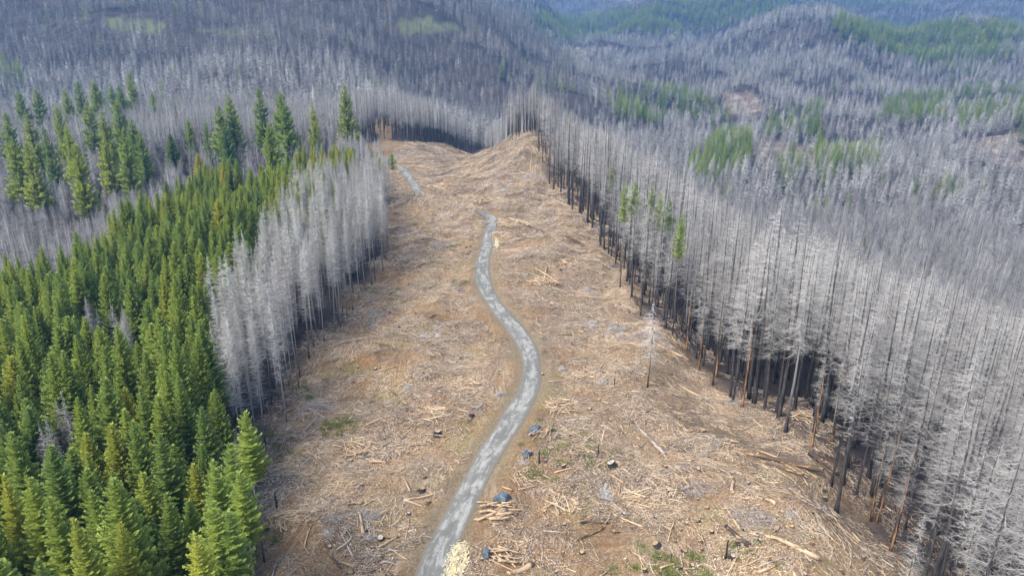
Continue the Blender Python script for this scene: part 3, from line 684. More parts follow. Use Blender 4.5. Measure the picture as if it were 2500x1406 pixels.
for x0, x1, y0, y1, s in bands:
    x, y = jgrid(x0, x1, y0, y1, s); d0 = y*math.tan(R(37)); k = (x > -d0-60) & (x < d0+60); x, y = x[k], y[k]
    C = collect(x, y, 24, 34)
    if not len(C[0]): continue
    cl = shuffled_clump(C[0], C[1], 130, 77); cl3 = shuffled_clump(C[0], C[1], 38, 76); cl2 = shuffled_clump(C[0], C[1], 260, 78); den = shuffled_clump(C[0], C[1], 180, 79)
    bad = np.zeros(len(C[0]), bool); gp_ = np.full(len(C[0]), .012)
    ax = C[4]+cl*12; ay = C[5]+cl2*5
    for P in BAREP: bad |= inpoly(ax, ay, P) & (nr.rand(len(ax)) < .8)
    for P in GRASSP: bad |= inpoly(ax, ay, P) & (nr.rand(len(ax)) < .75)
    for P, pr in GREENP: gp_ = np.where(inpoly(ax, C[5]+cl2*5, P), pr, gp_)
    gp_ = gp_+.30*((cl+.6*cl3 > 1.9) & ~((C[0] < 120) & (C[1] < 2000)))
    keep = ~bad & (nr.rand(len(ax)) < np.where(gp_ > .5, 1, np.clip(.88-.16*np.clip(-den, 0, 2)-.12*np.clip(-cl3, 0, 2), .3, 1))); green = nr.rand(len(ax)) < gp_
    hillL = (C[0] < 120) & (C[1] > 930) & (C[1] < 2000)
    for i in np.where(keep)[0]:
        sz = C[3][i]*(1.12 if C[1][i] < 1700 else 1.3)
        if green[i]:
            q = sz/30*nr.uniform(.7, 1.05); wd = nr.uniform(.85, 1.15)*(1 if s < 12 else 1.35); gP.append((C[0][i], C[1][i], C[2][i])); gS.append((q*wd, q*wd, q)); gI.append(nr.randint(4)); gT.append(np.clip(nr.normal(.45, .15), 0, 1))
        else:
            q = sz/32*nr.uniform(.7, 1.12); wd = nr.uniform(.85, 1.2)*(1 if s < 12 else 1.4); P_.append((C[0][i], C[1][i], C[2][i])); S_.append((q*wd, q*wd, q)); I_.append(nr.randint(6))
            T_.append(np.clip((.06 if hillL[i] else .5)+.16*cl[i]+.24*cl3[i]+nr.uniform(-.3, .42), 0, 1))
def rots(n_): return np.stack([nr.uniform(-.04, .04, n_), nr.uniform(-.04, .04, n_), nr.uniform(0, 6.28, n_)], -1)
gn_scatter('hillside_dead_forest', P_, rots(len(P_)), S_, I_, T_, np.zeros(len(P_)), [v[2] for v in FDEAD], 'far grey burnt forest over the valley and the hills behind the ridge', 'dead forest')
gn_scatter('valley_green_forest', gP, rots(len(gP)), gS, gI, gT, np.zeros(len(gP)), [v[2] for v in FGREEN], 'far patches of living green conifers among the burnt valley forest', 'green forest')
gn_scatter('plantation_rear_forest', GP, rots(len(GP))*np.array([.5, .5, 1]), GS, GI, GT, np.zeros(len(GP)), [v[2] for v in YOUNG], 'rear ranks of small green conifers at the back of the left plantation', 'green forest')
print('counts', len(rm), len(P_), len(gP), len(GP))

# old firs placed by the tip of each tree --------------------------------------------------------
def by_top(px, py, h, var, name, label, group, tint, wide=1.0, crown='foliage', cat='conifer', orange=0):
    x, y = ground0(px, py, lambda a, b: hgt(a, b)+h); return plant_tree('m', name, var, x, y, h1(x, y), h, label, cat, group, tint, orange, crown, wide)
for k_, (a, b, h, t, lb) in enumerate(OLD):
    by_top(a, b, h+2, MATURE[k_ % 5], 'old_fir', lb, 'tall old firs behind the plantation', t+.14, .55 if k_ in (23, 16, 17, 26, 25) else U(.66, .86))
by_top(414, 326, 26, BUSHY[0], 'bushy_fir', 'broad bushy dark fir rising behind the plantation', 'bushy firs behind the plantation', .12, 1.0)
by_top(550, 308, 32, BUSHY[1], 'bushy_fir', 'broad dense fir below the middle fir group', 'bushy firs behind the plantation', .2, .9)
by_top(480, 374, 22, BUSHY[0], 'bushy_fir', 'brownish yellow fir between the two broad dark firs', 'bushy firs behind the plantation', .93, .85)
for k_, (a, b, h, t, lb) in enumerate(SURV):
    by_top(a, b, h, SURVIVOR[k_ % 3], 'surviving_conifer', lb, 'live conifers among the right burnt trees', t*.75, U(.6, .85))
for k_, (a, b, h, lb) in enumerate([(900, 352, 15, 'bright bushy conifer beside the far clearing edge'), (925, 385, 24, 'dark tuft topped conifer on a bare pole left of the far road'), (956, 376, 26, 'rounded dark conifer at the bend of the far road'), (838, 352, 22, 'green conifer top under the lone tall fir'), (815, 345, 20, 'green conifer top left of the lone tall fir')]):
    by_top(a, b, h, TUFT[k_ % 2] if k_ in (1, 2) else YOUNG[k_], 'edge_conifer', lb, 'small conifers at the far road', .3 if k_ in (1, 2) else .65, .75)
for k_, (a, b, h, lb) in enumerate([(592, 1010, 27, 'tall edge conifer with bare grey trunk, farthest of those at lower left'), (548, 1085, 27, 'edge conifer with open crown and bare trunk beside the clearing'), (520, 1130, 27, 'dense edge conifer just left of the open crowned one'),
    (575, 1150, 26, 'small crowned conifer on a thin bare pole at the lower left edge'), (505, 1225, 27, 'tall edge conifer above the lower left corner of the clearing'), (470, 1290, 26, 'yellowish edge conifer near the bottom of the picture'), (545, 1255, 26, 'thin edge conifer with long bare grey trunk near the bottom')]):
    by_top(a, b, h, TALLEDGE[k_ % 3], 'edge_conifer', lb, 'bare trunked conifers on the plantation edge', .5 if k_ != 5 else .66, .95)
# the pale snag standing alone in the clearing, and black stubs
SN = trunk_mb(22, .2, 7, 10, .5); SNC = dead_crown(22, 7, 3.8, 130, 10, .07, droop=.55, twl=1.0)
sx, sy = gp(1580, 945)
sv = (SN.mesh('snag_trunk', [M_THIN], True), SNC.mesh('snag_branches', [M_TWIG]), None, 22)
plant_tree('s', 'standing_snag', sv, sx, sy, h1(sx, sy), 21, 'lone pale snag with drooping branches and rusty trunk, in the clearing right of road', 'dead tree', None, .95, 1, 'branches')
stub_px = [(1500, 940, 3.6, 'short black burnt stub, right of the road bend'), (1772, 1362, 5.2, 'tall black split stub low in the right clearing'), (1638, 1370, 2.4, 'stubby black post near bottom of right clearing'),
           (1460, 1110, 3.5, 'thin burnt post right of the tarped heaps'), (1555, 745, 3, 'burnt stub in mid right clearing'), (852, 690, 4, 'short charred pole at the left forest edge'), (1052, 640, 3.2, 'black stub on the slope left of the road'), (676, 1240, 5, 'thin burnt pole by the lower left forest edge'), (1316, 1130, 4.5, 'slender burnt sapling beside the middle tarp')]
for a, b, h, lb in stub_px:
    x, y = gp(a, b); h *= .72; m = MB(); r = .055*h**.8
    m.tube([V(0, 0, -.5), V(.02, .03, h*.4), V(-.04, .02, h*.75), V(.1, -.03, h)], [r*1.3, r, r*.8, r*.25], 7)
    m.tube([V(0, 0, h*.5), V(.25, .1, h*.72)], [r*.3, .02], 4)
    o = link('burnt_stub', m.mesh('burnt_stub', [M_CHB], True), None, (x, y, h1(x, y))); tag(o, lb, 'burnt stub', 'burnt stubs in the clearing')

# ------------------------------------------------------------------ clearing: slash, logs, stumps, heaps, tarps
def stick(m, L, r, c, az, el, shade, seg=3, crook=.1):
    d = V(math.cos(az)*math.cos(el), math.sin(az)*math.cos(el), math.sin(el)); n_ = V(-d[1], d[0], U(-.5, .5))
    a = c-d*L*.5; b = c+d*L*.5; mid = c+n_*L*crook*U(-1, 1)
    m.tube([a, mid, b], [r, r*.85, r*.4], seg, shade)
def clump(k):
    m = MB(); az0 = U(0, 3.14)
    for _ in range(5 if k % 3 == 0 else 1):
        rr_ = 2.4*math.sqrt(U(0, 1)); a = U(0, 6.28); stick(m, U(1.2, 3.2), U(.04, .09), V(math.cos(a)*rr_, math.sin(a)*rr_, U(.05, .3)), az0+U(-.8, .8), U(-.15, .15), U(.1, .9), 5)
    for _ in range(44):
        rr_ = 2.9*math.sqrt(U(0, 1)); a = U(0, 6.28); L = U(.35, 2.2)*(1.3 if U(0, 1) < .15 else 1); r = U(.014, .04)*(1.8 if U(0, 1) < .12 else 1)
        stick(m, L, r, V(math.cos(a)*rr_, math.sin(a)*rr_, U(.02, .22)), az0+U(-.9, .9) if k % 2 else U(0, 3.14), U(-.12, .12), U(0, 1))
    for _ in range(60):
        rr_ = 3*math.sqrt(U(0, 1)); a = U(0, 6.28); c = V(math.cos(a)*rr_, math.sin(a)*rr_, U(.05, .2)); b = U(0, 3.14); d = V(math.cos(b), math.sin(b), U(-.2, .2))*U(.08, .24); s_ = V(-math.sin(b), math.cos(b), 0)*U(.02, .06)
        m.add([tuple(c-d-s_), tuple(c+d-s_), tuple(c+d+s_), tuple(c-d+s_)], [(0, 1, 2, 3)], U(.3, .9))
    return m.mesh('slash_clump', [M_WOOD])
def brush(k):
    m = MB()
    for _ in range(70):
        a = U(0, 6.28) if k else U(-.9, .9); L = U(.8, 2.6); el = U(.05, .7); d = V(math.cos(a)*math.cos(el), math.sin(a)*math.cos(el), math.sin(el)); s_ = V(-math.sin(a), math.cos(a), 0)
        b = V(U(-.5, .5), U(-.5, .5), 0); m.ribbon([b, b+d*L*.6, b+d*L+V(0, 0, -.25*L)], [.05, .035, .01], s_, .9)
    return m.mesh('dead_brush', [M_TWIG])
CL = [clump(k) for k in range(12)]+[brush(0), brush(1), brush(1)]
x, y = jgrid(-75, 140, 60, 560, 1.75); k = inpoly(x, y, CLEAR) | (((dist_poly(x, y, RE) < 16) | (dist_poly(x, y, CLEAR[1:20]) < 6)) & (nr.rand(len(x)) < .45)); x, y = x[k], y[k]; dr = dist_poly(x, y, RC[::3]); k = (dr > 5.6) & (nr.rand(len(x)) < np.where(dr < 9, .3, np.clip(.56+.34*wv(waves(93, [40, 18, 9], 1.0), x, y), .12, 1))); x, y, dr = x[k], y[k], dr[k]
z = hgt(x, y); e = 1.0; gx_ = (hgt(x+e, y)-z)/e; gy_ = (hgt(x, y+e)-z)/e
fl = shuffled_clump(x, y, 24, 91); ci = np.where((fl > 1.0) & (nr.rand(len(x)) < .16), 12+nr.randint(0, 3, len(x)), nr.randint(0, 12, len(x)))
sc_ = nr.uniform(.6, 1.15, len(x))*(1+.12*fl)*(1+.7*smooth(180, 380, y))
gn_scatter('slash_debris', np.stack([x, y, z], -1), np.stack([gy_, -gx_, np.zeros(len(x))], -1), np.stack([sc_]*3, -1), len(CL)-1-ci, np.clip(.5+.35*wv(waves(94, [50, 22], 1.0), x, y)-.35*(1-smooth(5, 30, dist_poly(x, y, RE))), 0, .9), np.zeros(len(x)), CL, 'small broken branches and wood chips strewn over the clearing', 'slash')
print('slash', len(x))

LOGM = []
for k_ in range(9):
    m = MB(); r = U(.16, .24); n_ = 7; pts = []; rad = []
    for i in range(n_):
        t = i/(n_-1); pts.append(V(-2.5+5*t, .14*math.sin(t*3+k_), .05*math.sin(t*5+k_))); rad.append(r*(1.1-.4*t)*U(.92, 1.06))
    m.tube(pts, rad, 8)
    m.tri(V(2.45, -.1, .08), V(2.45, .1, .05), V(3.1, .05, .1)); m.tri(V(-2.45, -.15, -.05), V(-2.45, .12, .1), V(-3.0, .05, .0))
    for _ in range(k_ % 3):
        q = U(-1.8, 1.8); m.tube([V(q, 0, .05), V(q+U(.2, .4), U(-.6, .6), U(.2, .5))], [.06, .02], 4)
    mt = [M_LOGP, M_LOGP, M_LOGG, M_LOGP, M_LOGC, M_LOGP, M_LOGG, M_LOGP, M_LOGC][k_]
    LOGM.append(m.mesh('log', [mt], True))
PAL = [0, 1, 3, 5, 7]; GRY = [2, 6]; CHR = [4, 8]
lognodes = []
def put_log(x, y, L, thick, az, dz, v, label, group, el=None):
    e = 1.2; z = h1(x, y); dzx = (h1(x+math.cos(az)*e, y+math.sin(az)*e)-h1(x-math.cos(az)*e, y-math.sin(az)*e))/(2*e)
    o = link('log', LOGM[v], None, (x, y, z+dz+.18*thick)); o.rotation_euler = (U(0, 6.28), -math.atan(dzx)+(el if el else 0), az); o.scale = (L/5, thick, thick)
    tag(o, label, 'log', group); return o
special = [  # px,py of both ends, thickness, kind, label
    (2005, 1180, 1815, 1102, 2.2, 4, 'long charred log lying at the right forest edge, the thicker of two side by side'), (1960, 1172, 1850, 1125, 1.5, 8, 'thinner charred log beside the long one at the right forest edge'),
    (1830, 1335, 1770, 1288, 2.0, 4, 'short charred log low in the right clearing'), (2000, 1370, 1878, 1318, 2.1, 0, 'long pale peeled log near the bottom right, pointing to the burnt trees'),
    (1620, 1110, 1545, 1020, 1.9, 2, 'grey log with peeled upper end lying downslope right of the road'), (1712, 968, 1650, 930, 1.2, 0, 'pale log below the burnt trees at mid right'), (1790, 1205, 1788, 1172, 1.8, 1, 'short pale log standing out on bare soil right of centre'),
    (1895, 1238, 1862, 1222, 2.2, 3, 'thick cut yellow log below the charred pair'), (1975, 1110, 2045, 1165, 2.4, 4, 'charred log with fresh cut end under the burnt trees'), (1665, 880, 1590, 840, 1.1, 5, 'pale thin log parallel to the right forest edge'),
    (1360, 700, 1310, 660, 1.8, 0, 'pale log crossing the heap at mid right of road'), (1335, 655, 1320, 720, 1.4, 7, 'pale log leaning on the mid right heap'), (1330, 568, 1268, 550, 1.8, 4, 'long charred log near the far bend of the road'),
    (655, 1160, 620, 1118, 1.8, 4, 'charred log by the lower left forest edge'), (560+300, 1360, 830, 1290, 1.0, 2, 'grey log low in the left clearing'), (945, 1134, 905, 1130, 1.5, 0, 'short pale forked log left of the road'),
    (1240, 1250, 1165, 1272, 2.0, 1, 'long pale log below the brush heap beside the road'), (1300, 1378, 1240, 1403, 2.4, 0, 'big pale log at the bottom edge of the picture'), (885, 1232, 850, 1232, 1.4, 3, 'pale log at left of the clearing, lying level'),
    (890, 1305, 875, 1255, 1.3, 5, 'pale broken log pointing at the camera, left clearing'), (985, 1222, 1040, 1238, 1.0, 7, 'thin white stick on the slope left of the road'), (890, 1160, 1000, 1045, .7, 2, 'slender grey pole left of road'),
    (740, 1052, 790, 1000, 1.1, 6, 'long thin pole in the brush beside the left dead trees'), (800, 1020, 735, 985, 1.0, 6, 'grey pole crossing the brush heap at left'), (1920, 1130, 1850, 1100, 1.0, 0, 'peeled pole above the charred pair'),
    (1180, 375, 1225, 362, 1.6, 0, 'long pale log on the crest left of the far knoll'), (1230, 380, 1180, 420, 1.4, 1, 'long pale pole lying straight up the far knoll'), (1850, 1400, 1900, 1380, 1.4, 3, 'pale log at the very bottom, right clearing')]
for x0, y0, x1, y1, th, v, lb in special:
    a = gp(x0, y0); b = gp(x1, y1); L = math.hypot(a[0]-b[0], a[1]-b[1]); put_log((a[0]+b[0])/2, (a[1]+b[1])/2, L, th, math.atan2(b[1]-a[1], b[0]-a[0]), .08, v, lb, 'larger logs on the clearing')
kn = []
for k_ in range(34):                        # poles lying straight down the far knoll
    px, py = U(1120, 1340), U(385, 480); x, y = gp(px, py)
    if not inpoly(np.array([x]), np.array([y]), CLEAR)[0]: continue
    kn.append((px, py, x, y))
rk = rows([(c[0], c[1]) for c in kn], 8)
for i, (px, py, x, y) in enumerate(kn):
    put_log(x, y, U(5, 14), U(.8, 1.3), math.atan2(y-425, x-12)+U(-.25, .25), .1, rnd.choice(PAL), 'pale pole lying down the far knoll, %s from left in tier %s from the foot' % (ordn(rk[i][1]), ordn(rk[i][0])), 'poles lying on the far knoll')
cand = []
while len(cand) < 190:
    px, py = U(590, 2150)+U(0, 250), 380+1026*U(0, 1)**.8; x, y = gp(px, py)
    if inpoly(np.array([x]), np.array([y]), CLEAR)[0] and dist_poly(np.array([x]), np.array([y]), RC[::3])[0] > 6.5: cand.append((px, py, x, y))
rl = rows([(c[0], c[1]) for c in cand], 12)
roadx = lambda py: float(np.interp(py, [p[1] for p in road_px[:18]][::-1], [p[0] for p in road_px[:18]][::-1]))
for i, (px, py, x, y) in enumerate(cand):
    rgt = px > roadx(py); q = U(0, 1); v = rnd.choice(PAL) if q < .72 else rnd.choice(GRY) if q < .88 else rnd.choice(CHR)
    L = U(1.6, 5.5); th = U(.35, .95); r_, c_ = rl[i]
    put_log(x, y, L, th, U(0, 3.14), .1, v, '%s %s log %s of road, %s from left in tier %s from front' % ('long' if L > 4.5 else 'short', 'pale' if v in PAL else 'grey' if v in GRY else 'charred', 'right' if rgt else 'left', ordn(c_), ordn(r_)), 'logs strewn over the clearing')

# stumps
STM = []
for k_ in range(7):
    m = MB(); c = MB(); hh = U(.55, .95); r = .42; seg = 11; ring = []
    prof = [(-.4, 1.55), (0, 1.45), (.18, 1.12), (hh*.6, 1.0), (hh, .95)]
    jag = [U(.85, 1.15) for _ in range(seg)]
    vs = [(math.cos(6.283*j/seg)*r*pr*(jag[j] if pr > 1.05 else 1+.3*(jag[j]-1)), math.sin(6.283*j/seg)*r*pr*(jag[j] if pr > 1.05 else 1+.3*(jag[j]-1)), zz+(.06*math.sin(j) if zz == hh else 0)) for zz, pr in prof for j in range(seg)]
    m.add(vs, [(a*seg+j, a*seg+(j+1) % seg, (a+1)*seg+(j+1) % seg, (a+1)*seg+j) for a in range(4) for j in range(seg)])
    top = [(q[0]*.97, q[1]*.97, q[2]+.012) for q in vs[4*seg:]]; c.add(top+[(0, 0, hh+.02)], [(j, (j+1) % seg, seg) for j in range(seg)])
    if k_ == 0: c.tri(V(.1, .1, hh), V(-.15, .12, hh), V(0, .12, hh+.5))
    STM.append((m.mesh('stump_bark', [M_STB if k_ % 3 else M_CHB], True), c.mesh('stump_cut', [M_CUT if k_ % 4 else M_LOGG]), k_))
stump_px = [(1068, 1060, 2.1), (1495, 1140, 2.6), (1188, 807, 1.7), (1128, 727, 1.4), (1325, 915, 1.2), (1330, 822, 1.4), (1320, 738, 1.3), (1637, 913, 1.8), (1378, 1140, 1.6), (1150, 1017, 1.5), (918, 902, 1.5), (1395, 1185, 1.4), (1435, 1105, 1.5),
            (1030, 1198, 1.7), (930, 1318, 1.7), (1602, 1330, 1.6), (1670, 1345, 1.5), (1895, 1293, 1.9), (1983, 1328, 1.3), (1788, 1360, 1.6), (1610, 1360, 1.4), (1545, 960, 1.2), (1455, 960, 1.3), (1462, 975, 1.2), (1440, 1000, 1.4), (990, 1000, 1.4), (1370, 660, 1.5), (1378, 658, 1.2),
            (1390, 590, 1.3), (1705, 1145, 1.4), (1625, 1145, 1.3), (1835, 1065, 1.3), (1725, 1240, 1.3), (1420, 1350, 1.5), (1660, 1385, 1.3), (870, 1230, 1.2), (975, 800, 1.2), (845, 700, 1.1), (1800, 1330, 1.4), (1690, 1380, 1.4)]
sc2 = []
for a, b, s in stump_px: x, y = gp(a, b); sc2.append((a, b, x, y, s*.68))
while len(sc2) < 235:
    px, py = U(590, 2150), 360+1046*U(0, 1)**.95; x, y = gp(px, py)
    if inpoly(np.array([x]), np.array([y]), CLEAR)[0] and dist_poly(np.array([x]), np.array([y]), RC[::3])[0] > 5.5: sc2.append((px, py, x, y, U(.4, .85)))
rs = rows([(c[0], c[1]) for c in sc2], 12)
for i, (px, py, x, y, s) in enumerate(sc2):
    bk, ct, kk = STM[rnd.randrange(7)]; r_, c_ = rs[i]; rgt = px > roadx(py)
    o = link('tree_stump', bk, None, (x, y, h1(x, y)-.02)); o.rotation_euler = (U(-.3, .3), U(-.3, .3), U(0, 6.28)); o.scale = (s*U(.8, 1.2), s*U(.8, 1.2), s*U(.35, .95))
    tag(o, '%s %s stump %s of road, %s from left in tier %s from front' % ('big' if s > .9 else 'small', 'blackened' if kk % 3 == 0 else 'brown', 'right' if rgt else 'left', ordn(c_), ordn(r_)), 'stump', 'tree stumps on the clearing')
    link('cut_face', ct, o)

# brush heaps
def heap(px, py, rad, hh, nst, label, rmax=.11, gry=False, az=None, lim=(1.6, 3.6), sprd=.6):
    x, y = gp(px, py); m = MB(); kf = 1+.9*float(smooth(180, 330, y)); rmax *= kf; nst = int(nst*1.35); hh *= 1+.3*(kf-1)
    for _ in range(nst):
        a = U(0, 6.28); q = rad*math.sqrt(U(0, 1))*.75; zz = hh*(1-q/rad)*U(.25, 1)
        stick(m, U(*lim)*(1+.5*(kf-1)), U(.035, rmax), V(math.cos(a)*q, math.sin(a)*q, zz+.05), (az+U(-sprd, sprd)) if az is not None else U(0, 3.14), U(-.35, .35), U(.42, .60) if not gry else U(.14, .25), 5, .05)
    o = link('brush_heap', m.mesh('brush_heap', [M_WGRY if gry else M_WPAL]), None, (x, y, h1(x, y))); tag(o, label, 'brush heap', 'heaps of piled slash'); return o
def wood2(name, stops):
    g = NB(name); s = g.attr('shade').outputs['Fac']; return g.col(g.ramp(s, stops))
M_WPAL = wood2('pale_piled_wood', [(.42, (.15, .10, .065)), (.46, (.34, .245, .15)), (.52, (.50, .38, .245)), (.60, (.62, .50, .345))]); M_WGRY = wood2('grey_piled_brush', [(.14, (.16, .14, .13)), (.25, (.40, .37, .35))])
for a in [(1135, 945, 5, 1.5, 90, 'heap of pale branches on the slope left of the road bend', .13), (1062, 1012, 4.5, 1.0, 60, 'loose brown heap below the one at the road bend', .11), (872, 1092, 4.5, 1.2, 70, 'heap of pale sticks in the left clearing near the grey trees', .11),
          (1372, 990, 4.5, 1.2, 80, 'heap of short pale sticks right of the road bend', .11), (1380, 1222, 4.2, .9, 40, 'flat heap of split pale wood right of the road', .14), (1572, 1215, 4.5, .9, 50, 'fan of pale sticks in the middle of the right clearing', .12),
          (1325, 690, 6, 1.6, 70, 'tangle of large pale logs right of the road at mid distance', .2), (1255, 548, 9, 1.6, 150, 'broad heap of pale slash inside the far bend', .13), (1180, 492, 7, 1.5, 90, 'orange heap beyond the far bend', .12), (1070, 458, 8, 1.8, 130, 'reddish heap right of the far road stretch', .13),
          (940, 408, 6, 1.2, 60, 'heap beside the far road near its upper end', .12), (1045, 415, 9, 1.2, 110, 'wide scatter of pale slash below the far tree wall', .12), (1225, 575, 6, 1.2, 70, 'heap of pale sticks against the road below the far bend', .12), (1385, 640, 5, 1, 50, 'small heap at the foot of the right forest edge', .12),
          (925, 1265, 5, .7, 40, 'thin pale branches laid flat in the lower left clearing', .08), (700, 1262, 4, 1, 50, 'pale brush tangle near the lower left trees', .09), (935, 808, 4, .9, 40, 'small pale heap high on the left slope', .09), (1430, 920, 4, .8, 40, 'heap right of the wide road curve', .11),
          (1960, 1015, 3, .6, 30, 'small tangle below burnt trees at right', .1)]: heap(*a)
heap(780, 1005, 6.5, 1.5, 110, 'grey brush heap beside the left dead trees', .06, True)
heap(1840, 1262, 5, 1.0, 90, 'grey fan of dead twigs low in the right clearing', .045, True)
heap(1700, 1185, 4, .8, 60, 'small grey twig heap in the right clearing', .045, True)
heap(1085, 600, 6, 1.1, 80, 'grey brush on the slope left of the far bend', .05, True)
heap(1470, 560, 7, 1.1, 70, 'dark grey slash at the right forest foot', .06, True)

# tarp covered wood heaps: the wood is individual logs, the tarp its own thing
def tarp(px, py, w_, d_, hh, az, label):
    x, y = gp(px, py); n_ = 18; vs = []
    for j in range(n_):
        for i in range(n_):
            u = i/(n_-1)*2-1; v = j/(n_-1)*2-1; r = math.sqrt(u*u+v*v)
            top = hh*max(0, 1-r**2.4*.62); fold = .10*math.sin(9*math.atan2(v, u)+3*r)*r+.06*math.sin(5*u+7*v)
            edge_ = 1+.13*math.sin(3*u+2)+.10*math.sin(4*v+1)
            vs.append((u*w_*edge_*(1-.18*r*abs(v)), v*d_*edge_*(1-.18*r*abs(u)), max(.10, top+fold)))
    m = MB(); m.add(vs, [(j*n_+i, j*n_+i+1, (j+1)*n_+i+1, (j+1)*n_+i) for j in range(n_-1) for i in range(n_-1)])
    o = link('tarp', m.mesh('tarp', [M_TARP], True), None, (x, y, h1(x, y))); o.rotation_euler = (0, 0, az); tag(o, label, 'tarp', 'blue grey tarps over wood piles')
    s = o.modifiers.new('thickness', 'SOLIDIFY'); s.thickness = .02
    return x, y
def pile_logs(x, y, lst, where):
    for k_, (dx, dy, L, th, az, dz, v) in enumerate(lst):
        put_log(x+dx, y+dy, L, th, az, dz, v, '%s pale log %s, %s from the road' % ('thick' if th > 1.1 else 'thin', where, ordn(k_+1)), 'cut logs in the tarped piles')
def fan(n_, x0, x1, y0, y1, az, sp, L0, L1, t0, t1, z1):
    a = [(U(x0, x1), U(y0, y1), U(L0, L1), U(t0, t1), az+U(-sp, sp), U(.05, z1), rnd.choice(PAL)) for _ in range(n_)]; a.sort(key=lambda q: q[0]); return a
x, y = tarp(1308, 1052, 1.5, 1.1, 1.25, .3, 'blue grey tarp on the farthest covered wood pile, right of the road'); pile_logs(x, y, fan(16, -.6, 3.0, -2.6, .5, 1.0, .5, 1.6, 3.4, .5, .8, .9), 'under the farthest tarp')
tarp(1297, 1058, .9, .8, .7, 1.1, 'small dark tarp scrap at the left of the farthest covered pile')
x, y = tarp(1285, 1112, 1.15, 1.0, 1.2, 0, 'grey tarp held by crossed sticks, second covered pile from the top'); pile_logs(x, y, fan(9, -1.6, 1.8, -1.6, .4, 1.3, .5, 1.5, 3.0, .4, .7, .8)+[(0, 0, 2.4, .4, .9, 1.35, 2), (.1, -.1, 2.4, .4, 2.3, 1.35, 2)], 'under the grey tarp')
x, y = tarp(1229, 1220, 1.5, 1.25, 1.4, .2, 'rounded blue tarp on a wood pile beside the straight road'); pile_logs(x, y, fan(16, -3.4, 1.6, -5.5, -1.0, .05, .3, 2.2, 4.8, .6, 1.3, .55), 'below the rounded blue tarp')
tarp(1212, 1222, .8, .7, .9, .9, 'dark blue tarp flap left of the rounded blue tarp')
x, y = tarp(1188, 1355, .75, 1.1, 1.2, .25, 'narrow dark blue tarp nearest the bottom of the picture'); pile_logs(x, y, fan(12, .8, 4.2, -1.6, 1.4, -.4, .7, 1.5, 3.8, .5, 1.1, .6), 'beside the narrow dark tarp')

# straw mulch patches
def straw(pix, hh, label, n_=900):
    poly = np.array([gp(*p) for p in pix]); c = poly.mean(0); z0 = h1(*c); m = MB(); bb0, bb1 = poly.min(0), poly.max(0)
    g = 26; xs = np.linspace(bb0[0], bb1[0], g); ys = np.linspace(bb0[1], bb1[1], g); GX, GY = np.meshgrid(xs, ys); gxf, gyf = GX.ravel(), GY.ravel()
    jx_ = gxf+wv(waves(51, [1.6, .8], .35), gxf, gyf); jy_ = gyf+wv(waves(52, [1.6, .8], .35), gxf, gyf)
    ins = inpoly(jx_, jy_, poly); de_ = dist_poly(gxf, gyf, np.vstack([poly, poly[:1]])); zz = hgt(gxf, gyf)-z0+np.where(ins, np.minimum(de_*.22, hh*.5)+nr.uniform(0, .12, len(gxf))-.04, -.5)
    m.add([(a-c[0], b-c[1], q) for a, b, q in zip(gxf, gyf, zz)], [(j*g+i, j*g+i+1, (j+1)*g+i+1, (j+1)*g+i) for j in range(g-1) for i in range(g-1) if ins[j*g+i] or ins[(j+1)*g+i+1]])
    px_ = nr.uniform(bb0[0]-1, bb1[0]+1, n_*3); py_ = nr.uniform(bb0[1]-1, bb1[1]+1, n_*3); k = inpoly(px_+nr.normal(0, .6, n_*3), py_+nr.normal(0, .6, n_*3), poly); px_, py_ = px_[k], py_[k]; pz = hgt(px_, py_)
    for a, b, q in zip(px_, py_, pz):
        t = U(0, 3.14); d = V(math.cos(t), math.sin(t), U(-.3, .3))*U(.12, .35); s_ = V(-math.sin(t), math.cos(t), 0)*.06; cc = V(a-c[0], b-c[1], q-z0+hh*U(.4, 1.2)+.05)
        m.add([tuple(cc-d-s_), tuple(cc+d-s_), tuple(cc+d+s_), tuple(cc-d+s_)], [(0, 1, 2, 3)])
    o = link('straw_mulch', m.mesh('straw_mulch', [M_STRAW]), None, (c[0], c[1], z0)); tag(o, label, 'straw patch', 'pale straw patches beside the road')
straw([(1088, 1412), (1098, 1375), (1110, 1342), (1120, 1328), (1134, 1330), (1130, 1352), (1138, 1378), (1126, 1392), (1118, 1415)], .16, 'large pale yellow straw patch beside the road at the bottom', 800)
straw([(1206, 580), (1214, 578), (1219, 598), (1213, 608), (1208, 600)], .3, 'small pale straw patch on the road edge below the far bend', 200)
straw([(1212, 530), (1222, 533), (1228, 540), (1220, 541)], .3, 'tiny pale straw strip at the outer corner of the far bend', 120)

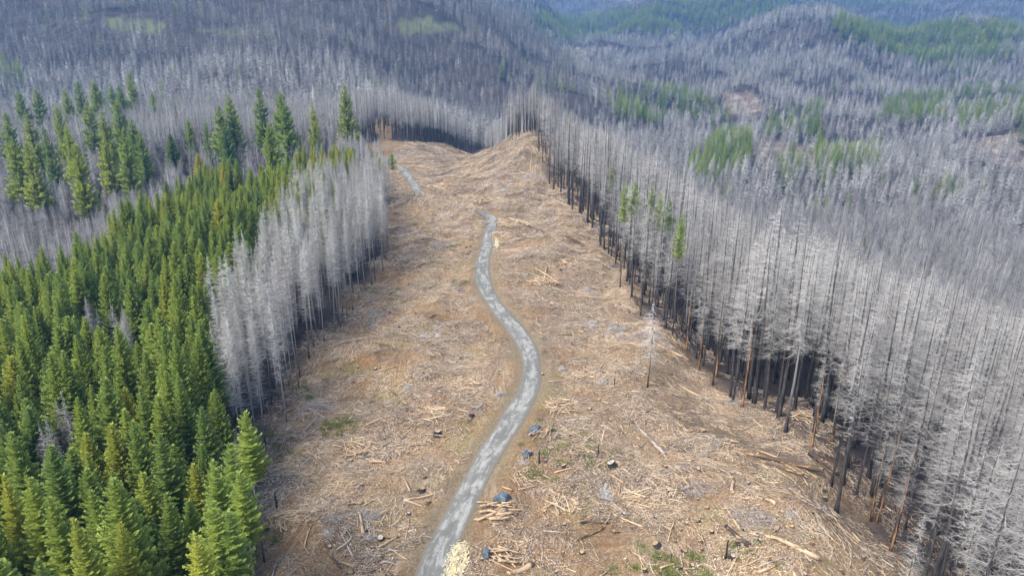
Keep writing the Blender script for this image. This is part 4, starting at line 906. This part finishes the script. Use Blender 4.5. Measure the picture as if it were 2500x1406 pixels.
# green tufts on the clearing
def tuft():
    m = MB()
    for _ in range(120):
        a = U(0, 6.28); q = U(0, 1.3); b = V(math.cos(a)*q, math.sin(a)*q, 0); d = V(U(-.3, .3), U(-.3, .3), U(.2, .5)); s_ = V(-d[1], d[0], 0); s_ = s_/(np.linalg.norm(s_)+1e-6)*.05; m.tri(b-s_, b+s_, b+d)
    return m.mesh('grass_tuft', [M_GRASS])
TP = []
for a, b, n_, r in [(825, 1040, 26, 3), (640, 1085, 18, 4), (1390, 1090, 20, 5), (1450, 1130, 14, 4), (985, 580, 22, 6), (1000, 545, 14, 7), (1035, 600, 10, 5), (760, 950, 12, 4), (1590, 1400, 20, 4), (1850, 1390, 20, 5), (1660, 1390, 14, 4), (945, 715, 10, 4), (1320, 1170, 7, 2.5), (700, 1110, 10, 4), (1130, 690, 10, 3), (600, 1330, 16, 4), (1110, 600, 10, 5)]:
    x, y = gp(a, b)
    for _ in range(n_): TP.append((x+nr.normal(0, r), y+nr.normal(0, r*.7)))
TP = np.array(TP); k = dist_poly(TP[:, 0], TP[:, 1], RC[::3]) > 5; TP = TP[k]
gn_scatter('grass_tufts', np.stack([TP[:, 0], TP[:, 1], hgt(TP[:, 0], TP[:, 1])], -1), rots(len(TP)), np.stack([nr.uniform(.6, 1.3, len(TP))]*3, -1), np.zeros(len(TP)), np.zeros(len(TP)), np.zeros(len(TP)), [tuft()], 'small green grass tufts scattered over the clearing', 'grass')

# ------------------------------------------------------------------ haze
hb = MB(); hx0, hx1, hy0, hy1, hz0, hz1 = -9000, 9000, -400, 9500, -1100, 1300
hb.add([(a, b, c) for c in (hz0, hz1) for b in (hy0, hy1) for a in (hx0, hx1)], [(0, 2, 3, 1), (4, 5, 7, 6), (0, 1, 5, 4), (2, 6, 7, 3), (0, 4, 6, 2), (1, 3, 7, 5)])
hm = bpy.data.materials.new('haze_air'); hm.use_nodes = True; t = hm.node_tree; t.nodes.remove(t.nodes['Principled BSDF'])
pv = t.nodes.new('ShaderNodeVolumePrincipled'); pv.inputs['Color'].default_value = (.20, .48, .95, 1); pv.inputs['Density'].default_value = .00019; pv.inputs['Anisotropy'].default_value = .2
t.links.new(pv.outputs[0], t.nodes['Material Output'].inputs['Volume'])
hz = link('haze', hb.mesh('haze', [hm])); tag(hz, 'thin blue air between the ridge and the far hills', 'haze', kind='stuff')
